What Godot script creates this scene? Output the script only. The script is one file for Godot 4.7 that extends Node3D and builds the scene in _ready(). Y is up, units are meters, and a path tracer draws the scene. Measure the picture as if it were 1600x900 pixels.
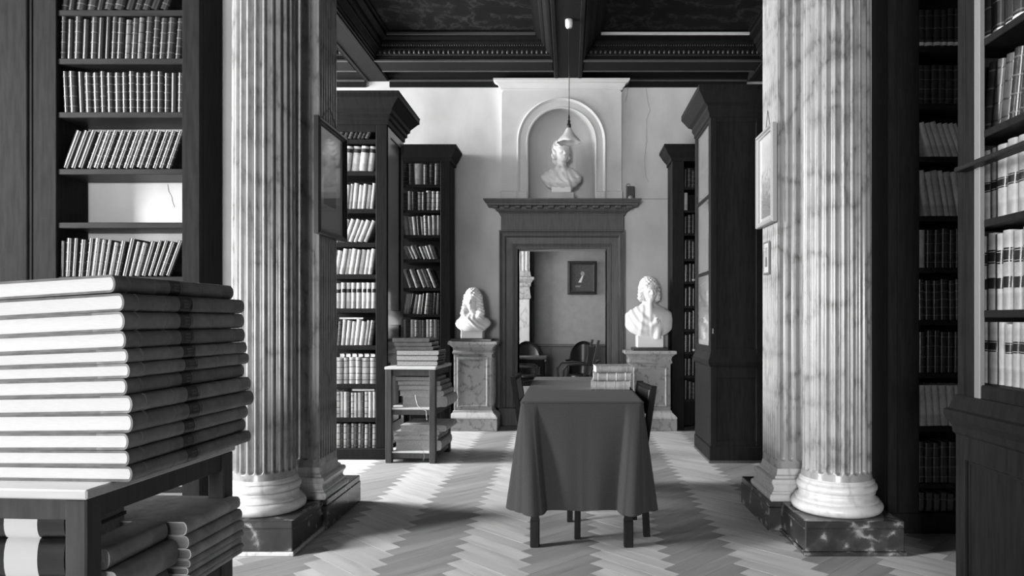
extends Node3D
# A library seen through a pair of fluted columns. Units are metres; the eye stands at (0, EH, 0) and looks along -z.
# Distances D below are depths in front of the eye (z = -D).
const F := 1130.0
const EH := 1.25
const ORD := ["first", "second", "third", "fourth", "fifth", "sixth", "seventh", "eighth", "ninth", "tenth", "eleventh", "twelfth", "thirteenth", "fourteenth", "fifteenth", "sixteenth", "seventeenth", "eighteenth", "nineteenth", "twentieth"]
var M := {}
var used := {}
var book_cache := {}
var rng := RandomNumberGenerator.new()


func X(px: float, d: float) -> float:
	return (px - 889.0) * d / F


func Y(py: float, d: float) -> float:
	return EH + (500.0 - py) * d / F


func _ready() -> void:
	rng.seed = 7
	view_and_light()
	make_materials()
	build_floor()
	build_walls()
	build_ceiling()
	build_doorway()
	build_niche()
	build_columns()
	build_left_case()
	build_middle_case()
	build_corner_case()
	build_shaded_case()
	build_glazed_cabinet()
	build_right_case()
	build_near_case()
	build_pedestals_and_busts()
	build_table()
	build_stands()
	build_folio_stack()
	build_stand_books()
	build_pictures()
	build_lamp_and_bell()
	build_back_room()


# ------------------------------------------------------------------ camera, sky, daylight
func view_and_light() -> void:
	var cam := Camera3D.new()
	cam.name = "camera"
	cam.projection = Camera3D.PROJECTION_FRUSTUM
	cam.near = 0.1
	cam.far = 60.0
	cam.size = 0.1 * 900.0 / F
	cam.frustum_offset = Vector2((800.0 - 889.0) / F * 0.1, (500.0 - 450.0) / F * 0.1)
	add_child(cam)
	cam.position = Vector3(0, EH, 0)
	cam.current = true
	var env := Environment.new()
	env.background_mode = Environment.BG_SKY
	var sky := Sky.new()
	var sm := ProceduralSkyMaterial.new()
	sm.sky_top_color = Color(0.8, 0.8, 0.8)
	sm.sky_horizon_color = Color(0.9, 0.9, 0.9)
	sm.ground_bottom_color = Color(0.3, 0.3, 0.3)
	sm.ground_horizon_color = Color(0.6, 0.6, 0.6)
	sm.sun_angle_max = 0.0
	sky.sky_material = sm
	env.sky = sky
	env.background_energy_multiplier = 1.5
	env.tonemap_mode = Environment.TONE_MAPPER_LINEAR
	env.tonemap_exposure = 0.62
	env.sdfgi_enabled = true
	env.ssao_enabled = true
	env.ssil_enabled = true
	var we := WorldEnvironment.new()
	we.name = "overcast_sky"
	we.environment = env
	add_child(we)
	# daylight of the tall windows: one soft light in each opening, facing into the room
	daylight("daylight_near_bay", Vector3(-5.9, 2.575, -1.8), -PI / 2, Vector2(1.1, 3.35), 128.0)
	daylight("daylight_middle_bay", Vector3(-5.9, 2.4, -5.8), -PI / 2, Vector2(1.1, 2.2), 142.0)
	daylight("daylight_far_bay", Vector3(-5.9, 2.95, -7.85), -PI / 2, Vector2(1.3, 2.5), 140.0)
	daylight("daylight_behind", Vector3(-2.6, 1.55, 11.75), 0.0, Vector2(2.6, 2.1), 240.0)
	daylight("daylight_back_room", Vector3(-2.3, 1.9, -9.75), -PI / 2, Vector2(0.9, 1.8), 13.0)


func daylight(called: String, at: Vector3, turn: float, size: Vector2, energy: float) -> void:
	var l := AreaLight3D.new()
	l.name = called
	l.area_size = size
	l.light_energy = energy
	l.area_range = 20.0
	l.area_attenuation = 2.0
	l.shadow_enabled = true
	add_child(l)
	l.position = at
	l.rotation.y = turn


# ------------------------------------------------------------------ materials
func grey(lin: float, a := 1.0) -> Color:
	var c := Color(lin, lin, lin).linear_to_srgb()
	c.a = a
	return c


func mat(lin: float, rough: float, spec := 0.5) -> StandardMaterial3D:
	var m := StandardMaterial3D.new()
	m.albedo_color = grey(lin)
	m.roughness = rough
	m.metallic_specular = spec
	m.cull_mode = BaseMaterial3D.CULL_DISABLED
	return m


# a tone pattern: stops are [position, linear grey]
func noise_tex(sd: int, freq: float, stops: Array, ridged := false, warp := 0.0, octaves := 4, size := 512) -> NoiseTexture2D:
	var n := FastNoiseLite.new()
	n.seed = sd
	n.noise_type = FastNoiseLite.TYPE_SIMPLEX_SMOOTH
	n.frequency = freq
	n.fractal_type = FastNoiseLite.FRACTAL_RIDGED if ridged else FastNoiseLite.FRACTAL_FBM
	n.fractal_octaves = octaves
	if warp > 0.0:
		n.domain_warp_enabled = true
		n.domain_warp_amplitude = warp
		n.domain_warp_frequency = freq * 0.7
	var t := NoiseTexture2D.new()
	t.noise = n
	t.width = size
	t.height = size
	t.seamless = true
	var g := Gradient.new()
	var offs := PackedFloat32Array()
	var cols := PackedColorArray()
	for s in stops:
		offs.append(s[0])
		cols.append(grey(s[1]))
	g.offsets = offs
	g.colors = cols
	t.color_ramp = g
	return t


func pattern(tex: Texture2D, scale: Vector3, rough: float, spec := 0.5, world := true) -> StandardMaterial3D:
	var m := mat(1.0, rough, spec)
	m.albedo_color = Color.WHITE
	m.albedo_texture = tex
	m.uv1_triplanar = true
	m.uv1_world_triplanar = world
	m.uv1_scale = scale
	return m


func make_materials() -> void:
	var grain := noise_tex(3, 0.02, [[0.0, 0.55], [0.5, 0.8], [1.0, 1.0]], false, 20.0, 5)
	for w in [["wood", 0.018, 0.5], ["wood_stand", 0.06, 0.5], ["wood_beam", 0.014, 0.7], ["wood_door", 0.085, 0.42], ["wood_coffer", 0.009, 0.6], ["wood_polish", 0.018, 0.12]]:
		var m := pattern(grain, Vector3(3.0, 0.35, 3.0), w[2], 0.3)
		m.albedo_color = grey(w[1] * 1.25)
		M[w[0]] = m
	var m2 := pattern(grain, Vector3(0.4, 4.0, 4.0), 0.42)
	m2.albedo_color = grey(0.026)
	M.shelf = m2
	M.board_pale = pattern(noise_tex(5, 0.01, [[0.0, 0.5], [0.6, 0.6], [1.0, 0.66]], false, 10.0), Vector3(0.5, 3.0, 3.0), 0.5)
	M.plaster = pattern(noise_tex(11, 0.008, [[0.0, 0.48], [0.35, 0.54], [0.7, 0.59], [1.0, 0.63]], false, 30.0, 6), Vector3(0.45, 0.3, 0.45), 0.85)
	M.plaster_pale = pattern(noise_tex(12, 0.008, [[0.0, 0.46], [0.4, 0.53], [1.0, 0.58]], false, 20.0, 6), Vector3(0.5, 0.5, 0.5), 0.8)
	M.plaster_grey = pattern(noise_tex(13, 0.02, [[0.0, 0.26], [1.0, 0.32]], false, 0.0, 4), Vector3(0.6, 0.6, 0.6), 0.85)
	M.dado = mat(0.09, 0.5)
	M.marble = pattern(noise_tex(21, 0.006, [[0.0, 0.33], [0.45, 0.35], [0.66, 0.29], [0.82, 0.2], [0.93, 0.13], [1.0, 0.1]], true, 55.0, 4, 1024), Vector3(0.8, 0.45, 0.8), 0.22)
	M.marble_base = pattern(noise_tex(22, 0.01, [[0.0, 0.6], [0.6, 0.66], [0.85, 0.5], [1.0, 0.35]], true, 30.0, 3), Vector3(1.2, 0.6, 1.2), 0.3)
	M.marble_dark = pattern(noise_tex(23, 0.006, [[0.0, 0.024], [0.5, 0.036], [0.72, 0.06], [0.84, 0.2], [0.93, 0.34]], true, 60.0, 3), Vector3(1.1, 1.1, 1.1), 0.22)
	M.marble_pedestal = pattern(noise_tex(24, 0.008, [[0.0, 0.42], [0.6, 0.45], [0.82, 0.3], [0.95, 0.16], [1.0, 0.1]], true, 60.0, 3), Vector3(1.5, 1.2, 1.5), 0.35)
	M.statuary = mat(0.78, 0.42)
	M.black_stone = mat(0.02, 0.3)
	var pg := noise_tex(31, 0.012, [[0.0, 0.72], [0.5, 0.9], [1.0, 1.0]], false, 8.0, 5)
	M.plank_sheen_light = []
	M.plank_sheen_dark = []
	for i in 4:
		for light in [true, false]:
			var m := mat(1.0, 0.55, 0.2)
			m.albedo_color = grey(([0.64, 0.7, 0.6, 0.67][i]) if light else ([0.37, 0.41, 0.34, 0.38][i]))  # the sheen of each strip direction is put into its base colour
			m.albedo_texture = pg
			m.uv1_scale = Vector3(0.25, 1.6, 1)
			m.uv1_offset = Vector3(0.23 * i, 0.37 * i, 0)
			(M.plank_sheen_light if light else M.plank_sheen_dark).append(m)
	M.subfloor = mat(0.03, 0.8)
	var felt := noise_tex(41, 0.09, [[0.0, 0.035], [1.0, 0.055]], false, 0.0, 3)
	M.cloth = pattern(felt, Vector3(3, 3, 3), 0.95, 0.2)
	M.cloth.rim_enabled = true
	M.cloth.rim = 0.12
	M.paper = pattern(noise_tex(42, 0.05, [[0.0, 0.72], [1.0, 0.82]]), Vector3(1.0, 14.0, 1.0), 0.9, 0.2)
	M.paper_old = pattern(noise_tex(43, 0.04, [[0.0, 0.2], [0.5, 0.32], [1.0, 0.44]]), Vector3(10.0, 2.0, 10.0), 0.9, 0.2)
	var scuff := noise_tex(44, 0.02, [[0.0, 0.6], [0.5, 0.85], [0.85, 1.0], [1.0, 1.35]], false, 15.0, 5, 256)
	for k in {"leather": [0.03, 0.26], "leather_deep": [0.014, 0.28], "leather_mid": [0.075, 0.36], "folio": [0.17, 0.42], "folio_mid": [0.25, 0.42], "buckram": [0.26, 0.6], "vellum": [0.46, 0.5], "vellum_near": [0.3, 0.5], "vellum_dull": [0.36, 0.55], "wrapper": [0.5, 0.75], "board_grey": [0.17, 0.7], "folder": [0.46, 0.75], "folder_grey": [0.34, 0.75]}.keys():
		var v = {"leather": [0.03, 0.26], "leather_deep": [0.014, 0.28], "leather_mid": [0.075, 0.36], "folio": [0.17, 0.42], "folio_mid": [0.25, 0.42], "buckram": [0.26, 0.6], "vellum": [0.46, 0.5], "vellum_near": [0.3, 0.5], "vellum_dull": [0.36, 0.55], "wrapper": [0.5, 0.75], "board_grey": [0.17, 0.7], "folder": [0.46, 0.75], "folder_grey": [0.34, 0.75]}[k]
		var m := pattern(scuff, Vector3(3, 3, 3), v[1], 0.5, false)
		m.albedo_color = grey(v[0] * 1.15)
		M[k] = m
	M.gilt = mat(0.1, 0.25)
	M.ink = mat(0.03, 0.6)
	M.label_white = mat(0.62, 0.7)
	M.brass = mat(0.35, 0.3)
	M.brass.metallic = 0.3
	M.iron = mat(0.02, 0.5)
	M.string = mat(0.6, 0.9)
	M.porcelain = mat(0.8, 0.2)
	M.opal = mat(0.72, 0.25)
	M.opal.backlight_enabled = true
	M.opal.backlight = Color(0.35, 0.35, 0.35)
	M.frame_black = mat(0.018, 0.35)
	M.frame_gilt = mat(0.26, 0.45)
	M.frame_grey = mat(0.12, 0.4)
	M.window_paint = mat(0.6, 0.5)
	var gl := StandardMaterial3D.new()
	gl.transparency = BaseMaterial3D.TRANSPARENCY_ALPHA
	gl.albedo_color = Color(1, 1, 1, 0.06)
	gl.roughness = 0.03
	gl.cull_mode = BaseMaterial3D.CULL_DISABLED
	M.glass = gl
	M.ceiling_panel = pattern(noise_tex(51, 0.009, [[0.0, 0.01], [0.5, 0.012], [0.66, 0.016], [0.76, 0.045], [0.86, 0.016], [1.0, 0.01]], true, 70.0, 3), Vector3(0.55, 0.55, 0.55), 0.8, 0.2)
	M.wood.metallic_specular = 0.12

	M.shelf.metallic_specular = 0.2
	M.wood_coffer.metallic_specular = 0.2
	M.wood_beam.metallic_specular = 0.2
	M.fillet = mat(0.05, 0.5)
	M.fillet_lit = mat(0.8, 0.4)  # near white stands for light caught along one coffer edge
	M.wood_polish.metallic_specular = 0.5
	M.crack = mat(0.28, 0.9)
	M.edge_lit_wood = mat(0.2, 0.45)  # paler stile wood: the light on this edge is put into the colour


# ------------------------------------------------------------------ shapes
class MB:
	var st := SurfaceTool.new()
	var T := Transform3D()
	var uv := Vector2.ZERO

	func _init() -> void:
		st.begin(Mesh.PRIMITIVE_TRIANGLES)
		st.set_smooth_group(-1)

	func smooth(on: bool) -> MB:
		st.set_smooth_group(0 if on else -1)
		return self

	func v(p: Vector3, u := Vector2.ZERO) -> void:
		st.set_uv(u)
		st.add_vertex(T * p)

	# corners run counter-clockwise seen from the front
	func quad(a: Vector3, b: Vector3, c: Vector3, d: Vector3, r := Rect2(0, 0, 1, 1)) -> void:
		var ua := r.position
		var uc := r.end
		var ub := Vector2(uc.x, ua.y)
		var ud := Vector2(ua.x, uc.y)
		v(a, ua); v(c, uc); v(b, ub)
		v(a, ua); v(d, ud); v(c, uc)

	func tri(a: Vector3, b: Vector3, c: Vector3) -> void:
		v(a); v(c); v(b)

	# a box by two corners
	func box(lo: Vector3, hi: Vector3) -> MB:
		var p := []
		for i in 8:
			p.append(Vector3(hi.x if i & 1 else lo.x, hi.y if i & 2 else lo.y, hi.z if i & 4 else lo.z))
		quad(p[4], p[5], p[7], p[6]); quad(p[1], p[0], p[2], p[3])
		quad(p[5], p[1], p[3], p[7]); quad(p[0], p[4], p[6], p[2])
		quad(p[6], p[7], p[3], p[2]); quad(p[0], p[1], p[5], p[4])
		return self

	# a box with chamfered edges
	func cbox(lo: Vector3, hi: Vector3, b := 0.004) -> MB:
		b = minf(b, 0.49 * minf(hi.x - lo.x, minf(hi.y - lo.y, hi.z - lo.z)))
		var c := (lo + hi) / 2.0
		var h := (hi - lo) / 2.0
		var k := h - Vector3(b, b, b)
		for axis in 3:
			for s in [-1.0, 1.0]:
				var n := Vector3.ZERO
				n[axis] = s
				var u := Vector3.ZERO
				u[(axis + 1) % 3] = 1.0
				var w := Vector3.ZERO
				w[(axis + 2) % 3] = s
				var o: Vector3 = c + n * h[axis]
				u *= k[(axis + 1) % 3]
				w *= k[(axis + 2) % 3]
				quad(o - u - w, o + u - w, o + u + w, o - u + w)
		for axis in 3:
			var i := (axis + 1) % 3
			var j := (axis + 2) % 3
			for s in [-1.0, 1.0]:
				for t in [-1.0, 1.0]:
					var e := Vector3.ZERO
					e[axis] = k[axis]
					var p1 := Vector3.ZERO
					p1[i] = s * h[i]
					p1[j] = t * k[j]
					var p2 := Vector3.ZERO
					p2[i] = s * k[i]
					p2[j] = t * h[j]
					if s * t > 0:
						quad(c + p1 - e, c + p2 - e, c + p2 + e, c + p1 + e)
					else:
						quad(c + p2 - e, c + p1 - e, c + p1 + e, c + p2 + e)
		for sx in [-1.0, 1.0]:
			for sy in [-1.0, 1.0]:
				for sz in [-1.0, 1.0]:
					var a := c + Vector3(sx * h.x, sy * k.y, sz * k.z)
					var d := c + Vector3(sx * k.x, sy * h.y, sz * k.z)
					var g := c + Vector3(sx * k.x, sy * k.y, sz * h.z)
					if sx * sy * sz > 0:
						tri(a, d, g)
					else:
						tri(a, g, d)
		return self

	# skin between successive loops of points
	func loft(loops: Array, closed := true) -> MB:
		for i in loops.size() - 1:
			var a: PackedVector3Array = loops[i]
			var b: PackedVector3Array = loops[i + 1]
			var n := a.size()
			for j in (n if closed else n - 1):
				var j2 := (j + 1) % n
				quad(a[j], a[j2], b[j2], b[j])
		return self

	func fan(loop: PackedVector3Array, up := true) -> MB:
		var c := Vector3.ZERO
		for p in loop:
			c += p
		c /= loop.size()
		for j in loop.size():
			if up:
				tri(c, loop[j], loop[(j + 1) % loop.size()])
			else:
				tri(c, loop[(j + 1) % loop.size()], loop[j])
		return self

	# profile: (radius, height)
	func lathe(profile: Array, n := 24, at := Vector3.ZERO) -> MB:
		var loops := []
		for q in profile:
			var l := PackedVector3Array()
			for i in n:
				var a := -TAU * i / n
				l.append(at + Vector3(q.x * cos(a), q.y, q.x * sin(a)))
			loops.append(l)
		loft(loops)
		return self

	func tube(pts: Array, r: float, n := 8, r_end := -1.0) -> MB:
		var loops := []
		var side := Vector3.ZERO
		for i in pts.size():
			var t: Vector3 = (pts[mini(i + 1, pts.size() - 1)] - pts[maxi(i - 1, 0)]).normalized()
			if side == Vector3.ZERO:
				side = t.cross(Vector3.UP if absf(t.y) < 0.9 else Vector3.RIGHT).normalized()
			side = (side - t * side.dot(t)).normalized()
			var up := side.cross(t)
			var rr := r if r_end < 0.0 else lerpf(r, r_end, float(i) / (pts.size() - 1))
			var l := PackedVector3Array()
			for k in n:
				var a := TAU * k / n
				l.append(pts[i] + (side * cos(a) + up * sin(a)) * rr)
			loops.append(l)
		loft(loops)
		fan(loops[0], false)
		fan(loops[-1], true)
		return self

	# a bar of rectangular section between two points
	func bar(a: Vector3, b: Vector3, sx: float, sz: float) -> MB:
		var l0 := PackedVector3Array()
		var l1 := PackedVector3Array()
		for k in [[-1, 1], [1, 1], [1, -1], [-1, -1]]:
			var o := Vector3(k[0] * sx / 2.0, 0, k[1] * sz / 2.0)
			l0.append(a + o)
			l1.append(b + o)
		loft([l0, l1])
		fan(l1, true)
		fan(l0, false)
		return self

	# moulding round a rectangle on plan; profile: (out, height). sides 4: all round, 3: front and two ends, back edge fixed
	func mould(x0: float, x1: float, zf: float, zb: float, profile: Array, sides := 4) -> MB:
		var loops := []
		for q in profile:
			var o: float = q.x
			var back := zb if sides == 3 else zb - o
			loops.append(PackedVector3Array([Vector3(x0 - o, q.y, back), Vector3(x0 - o, q.y, zf + o), Vector3(x1 + o, q.y, zf + o), Vector3(x1 + o, q.y, back)]))
		loft(loops, sides == 4)
		if sides == 3:
			for i in loops.size() - 1:
				quad(loops[i][3], loops[i][0], loops[i + 1][0], loops[i + 1][3])
		fan(loops[-1], true)
		fan(loops[0], false)
		return self

	# upright frame in the plane z = 0; profile: (out from the inner edge, proud of the plane)
	func frame(x0: float, x1: float, y0: float, y1: float, profile: Array, open_below := false) -> MB:
		var loops := []
		for q in profile:
			var o: float = q.x
			var yb := y0 if open_below else y0 - o
			loops.append(PackedVector3Array([Vector3(x1 + o, yb, q.y), Vector3(x1 + o, y1 + o, q.y), Vector3(x0 - o, y1 + o, q.y), Vector3(x0 - o, yb, q.y)]))
		loft(loops, not open_below)
		return self

	func ball(c: Vector3, r: Vector3, n := 8, m := 5) -> MB:
		var loops := []
		for i in m + 1:
			var a := PI * i / m - PI / 2.0
			var l := PackedVector3Array()
			for k in n:
				var b := -TAU * k / n
				l.append(c + Vector3(r.x * cos(a) * cos(b), r.y * sin(a), r.z * cos(a) * sin(b)))
			loops.append(l)
		loft(loops)
		return self

	func done() -> ArrayMesh:
		st.generate_normals()
		st.index()
		return st.commit()


func obj(called: String, mesh: Mesh, m: Material, parent: Node, at := Vector3.ZERO) -> MeshInstance3D:
	var o := MeshInstance3D.new()
	o.name = called
	o.mesh = mesh
	o.material_override = m
	o.position = at
	if parent == self:
		o.name = numbered(called)
	parent.add_child(o, true)
	return o


func numbered(called: String) -> String:
	if not used.has(called):
		used[called] = 0
		return called
	used[called] += 1
	return "%s_%03d" % [called, used[called]]


func thing(called: String, label: String, category: String, at := Vector3.ZERO, turn := 0.0, group := "") -> Node3D:
	var o := Node3D.new()
	o.name = numbered(called)
	add_child(o)
	o.position = at
	o.rotation.y = turn
	tag(o, label, category, group)
	return o


func tag(o: Node, label: String, category: String, group := "") -> void:
	o.set_meta("label", label)
	o.set_meta("category", category)
	if group:
		o.set_meta("group", group)


func structure(o: Node, label: String, category: String) -> void:
	tag(o, label, category)
	o.set_meta("kind", "structure")


func V(x: float, y: float, z: float) -> Vector3:
	return Vector3(x, y, z)


# ------------------------------------------------------------------ floor
func build_floor() -> void:
	var floor_node := Node3D.new()
	floor_node.name = "floor"
	add_child(floor_node)
	structure(floor_node, "herringbone oak parquet with its sheen coloured in as light and dark bands", "floor")
	obj("subfloor", MB.new().box(V(-6.4, -0.25, -12.6), V(4.6, -0.012, 12.3)).done(), M.subfloor, floor_node)
	var l := 0.52
	var w := 0.1
	var u := Vector2(1, 1).normalized()
	var n := Vector2(-1, 1).normalized()
	var strips := []
	for k in range(-90, 160):
		for t in range(-9, 8):
			# (u, n) corner of the two strips of this cell; x = right, y = depth
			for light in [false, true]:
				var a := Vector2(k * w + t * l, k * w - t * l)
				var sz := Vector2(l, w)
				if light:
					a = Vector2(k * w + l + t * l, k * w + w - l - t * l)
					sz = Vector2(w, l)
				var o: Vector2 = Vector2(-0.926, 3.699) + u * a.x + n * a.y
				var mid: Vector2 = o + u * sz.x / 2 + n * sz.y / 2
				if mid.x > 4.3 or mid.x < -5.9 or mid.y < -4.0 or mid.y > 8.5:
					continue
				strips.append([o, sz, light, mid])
	# what the camera sees largest comes first
	var rank := func(s) -> float:
		var m: Vector2 = s[3]
		if m.y < 3.15 or absf(m.x / m.y) > 0.78 or m.x / m.y < -0.55:
			return 100.0 + absf(m.y)
		return m.y
	strips.sort_custom(func(a, b): return rank.call(a) < rank.call(b))
	var shapes := {}
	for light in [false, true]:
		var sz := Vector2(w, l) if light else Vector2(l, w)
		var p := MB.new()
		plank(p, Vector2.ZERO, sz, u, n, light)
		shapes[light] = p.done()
	var rest := []
	for i in 8:
		rest.append(MB.new())
	for i in strips.size():
		var s = strips[i]
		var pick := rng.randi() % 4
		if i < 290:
			var o := obj("plank", shapes[s[2]], (M.plank_sheen_light if s[2] else M.plank_sheen_dark)[pick], floor_node, V(s[0].x, 0, -s[0].y))
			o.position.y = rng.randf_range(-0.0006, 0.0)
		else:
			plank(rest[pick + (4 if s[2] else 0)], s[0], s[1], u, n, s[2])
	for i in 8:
		var o := obj("parquet_field", rest[i].done(), (M.plank_sheen_light if i >= 4 else M.plank_sheen_dark)[i % 4], floor_node)
		o.set_meta("kind", "stuff")


func plank(p: MB, o: Vector2, sz: Vector2, u: Vector2, n: Vector2, light: bool) -> void:
	var g := 0.0007
	var c := []
	for k in [[g, g], [sz.x - g, g], [sz.x - g, sz.y - g], [g, sz.y - g]]:
		var q: Vector2 = o + u * k[0] + n * k[1]
		c.append(V(q.x, 0, -q.y))
	var dn := V(0, -0.012, 0)
	var uvr := Rect2(o.x + o.y * 3.0, o.y * 2.0, 0.0, 0.0)
	if light:
		p.quad(c[1], c[2], c[3], c[0], Rect2(uvr.position, Vector2(l_of(sz), 0.1)))
	else:
		p.quad(c[0], c[1], c[2], c[3], Rect2(uvr.position, Vector2(l_of(sz), 0.1)))
	for i in 4:
		p.quad(c[(i + 1) % 4], c[i], c[i] + dn, c[(i + 1) % 4] + dn)


func l_of(sz: Vector2) -> float:
	return maxf(sz.x, sz.y)


# ------------------------------------------------------------------ walls and windows
func build_walls() -> void:
	# back wall with the doorway; the hollow of the niche is cut out of it
	var b := MB.new()
	var zf := -8.65
	var zb := -8.95
	b.box(V(-6.35, 0, zb), V(-0.613, 2.1, zf))
	b.box(V(0.452, 0, zb), V(4.6, 2.1, zf))
	b.box(V(-6.35, 2.1, zb), V(4.6, 2.66, zf))
	b.box(V(-6.35, 2.66, zb), V(-0.6, 3.85, zf))
	b.box(V(0.42, 2.66, zb), V(4.6, 3.85, zf))
	b.box(V(-6.35, 3.85, zb), V(4.6, 4.5, zf))
	b.box(V(-0.6, 2.66, -9.0), V(0.42, 3.85, -8.945))
	var wb := obj("wall_back", b.done(), M.plaster, self)
	structure(wb, "pale stained plaster wall behind the niche and doorway", "wall")
	# hairline cracks in the plaster
	for c in [[[1009, 138], [1012, 158], [1016, 172], [1010, 186], [1010, 210], [1011, 222]], [[1010, 222], [1007, 250], [1009, 276], [1014, 285]], [[1002, 311], [1030, 311], [1052, 311]]]:
		var pts := []
		for q in c:
			pts.append(V(X(q[0], 8.65), Y(q[1], 8.65), zf + 0.001))
		obj("crack", MB.new().tube(pts, 0.0022 if c[0][1] != 311 else 0.0035, 4).done(), M.crack, wb)
	# left wall: window openings between the bays
	var l := MB.new()
	var prev := -12.35
	for w in [[1.25, 2.35, 0.9, 4.25], [5.25, 6.35, 1.3, 3.5], [7.2, 8.5, 1.7, 4.2]]:
		l.box(V(-6.35, 0, -w[0]), V(-6.0, 4.5, -prev))
		l.box(V(-6.35, 0, -w[1]), V(-6.0, w[2], -w[0]))
		l.box(V(-6.35, w[3], -w[1]), V(-6.0, 4.5, -w[0]))
		prev = w[1]
	l.box(V(-6.35, 0, -8.95), V(-6.0, 4.5, -prev))
	structure(obj("wall_left", l.done(), M.plaster, self), "plastered side wall with tall windows between the bays", "wall")
	var n := 1
	for w in [[1.25, 2.35, 0.9, 4.25], [5.25, 6.35, 1.3, 3.5], [7.2, 8.5, 1.7, 4.2]]:
		window(n, V(-6.18, w[2], -(w[0] + w[1]) / 2), -PI / 2, w[1] - w[0], w[3] - w[2])
		n += 1
	structure(obj("wall_right", MB.new().box(V(4.4, 0, -8.95), V(4.75, 4.5, 12.35)).done(), M.wood, self), "dark panelled side wall", "wall")
	var r := MB.new()
	r.box(V(-6.35, 0, 12.0), V(-3.9, 4.5, 12.35))
	r.box(V(-0.9, 0, 12.0), V(4.75, 4.5, 12.35))
	r.box(V(-3.9, 0, 12.0), V(-0.9, 0.45, 12.35))
	r.box(V(-3.9, 2.65, 12.0), V(-0.9, 4.5, 12.35))
	structure(obj("wall_rear", r.done(), M.wood, self), "dark far end wall behind the viewer with one wide window", "wall")
	window(n, V(-2.4, 0.45, 12.18), 0.0, 3.0, 2.2)
	# cross walls that carry the columns
	for s in [[-6.0, -1.95, "left"], [1.68, 4.4, "right"]]:
		var o := obj("wall_cross_" + s[2], MB.new().box(V(s[0], 0, -4.66), V(s[1], 4.5, -4.48)).done(), M.plaster, self)
		structure(o, "plastered cross wall behind the %s" % ["pale column and folio stand" if s[0] < 0 else "dark bookcase near the brighter column"], "wall")
		if s[0] < 0:
			var pts := []
			for q in [[262, 288], [264, 300], [268, 306], [270, 316], [273, 324]]:
				pts.append(V(X(q[0], 4.48), Y(q[1], 4.48), -4.479))
			obj("crack", MB.new().tube(pts, 0.0018, 4).done(), M.crack, o)
	# skirting of the back wall
	for s in [[-6.0, -0.84, "left"], [0.69, 4.4, "right"]]:
		structure(obj("baseboard_" + s[2], MB.new().cbox(V(s[0], 0, -8.65), V(s[1], 0.2, -8.62), 0.006).done(), M.wood, self), "dark skirting board along the back wall beside the %s" % ["long-haired bust" if s[0] < 0 else "robed bust"], "baseboard")


func window(n: int, at: Vector3, turn: float, w: float, h: float) -> void:
	var o := Node3D.new()
	o.name = "window_%d" % n
	add_child(o)
	o.position = at
	o.rotation.y = turn
	structure(o, ["tall sash window lighting the near bay", "tall sash window lighting the bay beyond the columns", "tall sash window beside the back wall", "tall sash window behind the viewer", "sash window of the room through the doorway"][n - 1], "window")
	var f := MB.new()
	f.box(V(-w / 2, 0, -0.05), V(-w / 2 + 0.07, h, 0.05))
	f.box(V(w / 2 - 0.07, 0, -0.05), V(w / 2, h, 0.05))
	f.box(V(-w / 2, 0, -0.05), V(w / 2, 0.09, 0.05))
	f.box(V(-w / 2, h - 0.08, -0.05), V(w / 2, h, 0.05))
	f.box(V(-w / 2, h / 2 - 0.03, -0.05), V(w / 2, h / 2 + 0.03, 0.05))
	obj("window_frame", f.done(), M.window_paint, o)
	for i in 2:
		obj("glazing_bar", MB.new().box(V((i - 0.5) * w / 3 - 0.014, 0.09, -0.03), V((i - 0.5) * w / 3 + 0.014, h - 0.08, 0.03)).done(), M.window_paint, o)
	for i in 2:
		obj("pane", MB.new().box(V(-w / 2 + 0.06, 0.05 + i * h / 2, -0.003), V(w / 2 - 0.06, h / 2 - 0.02 + i * h / 2, 0.003)).done(), M.glass, o)


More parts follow.
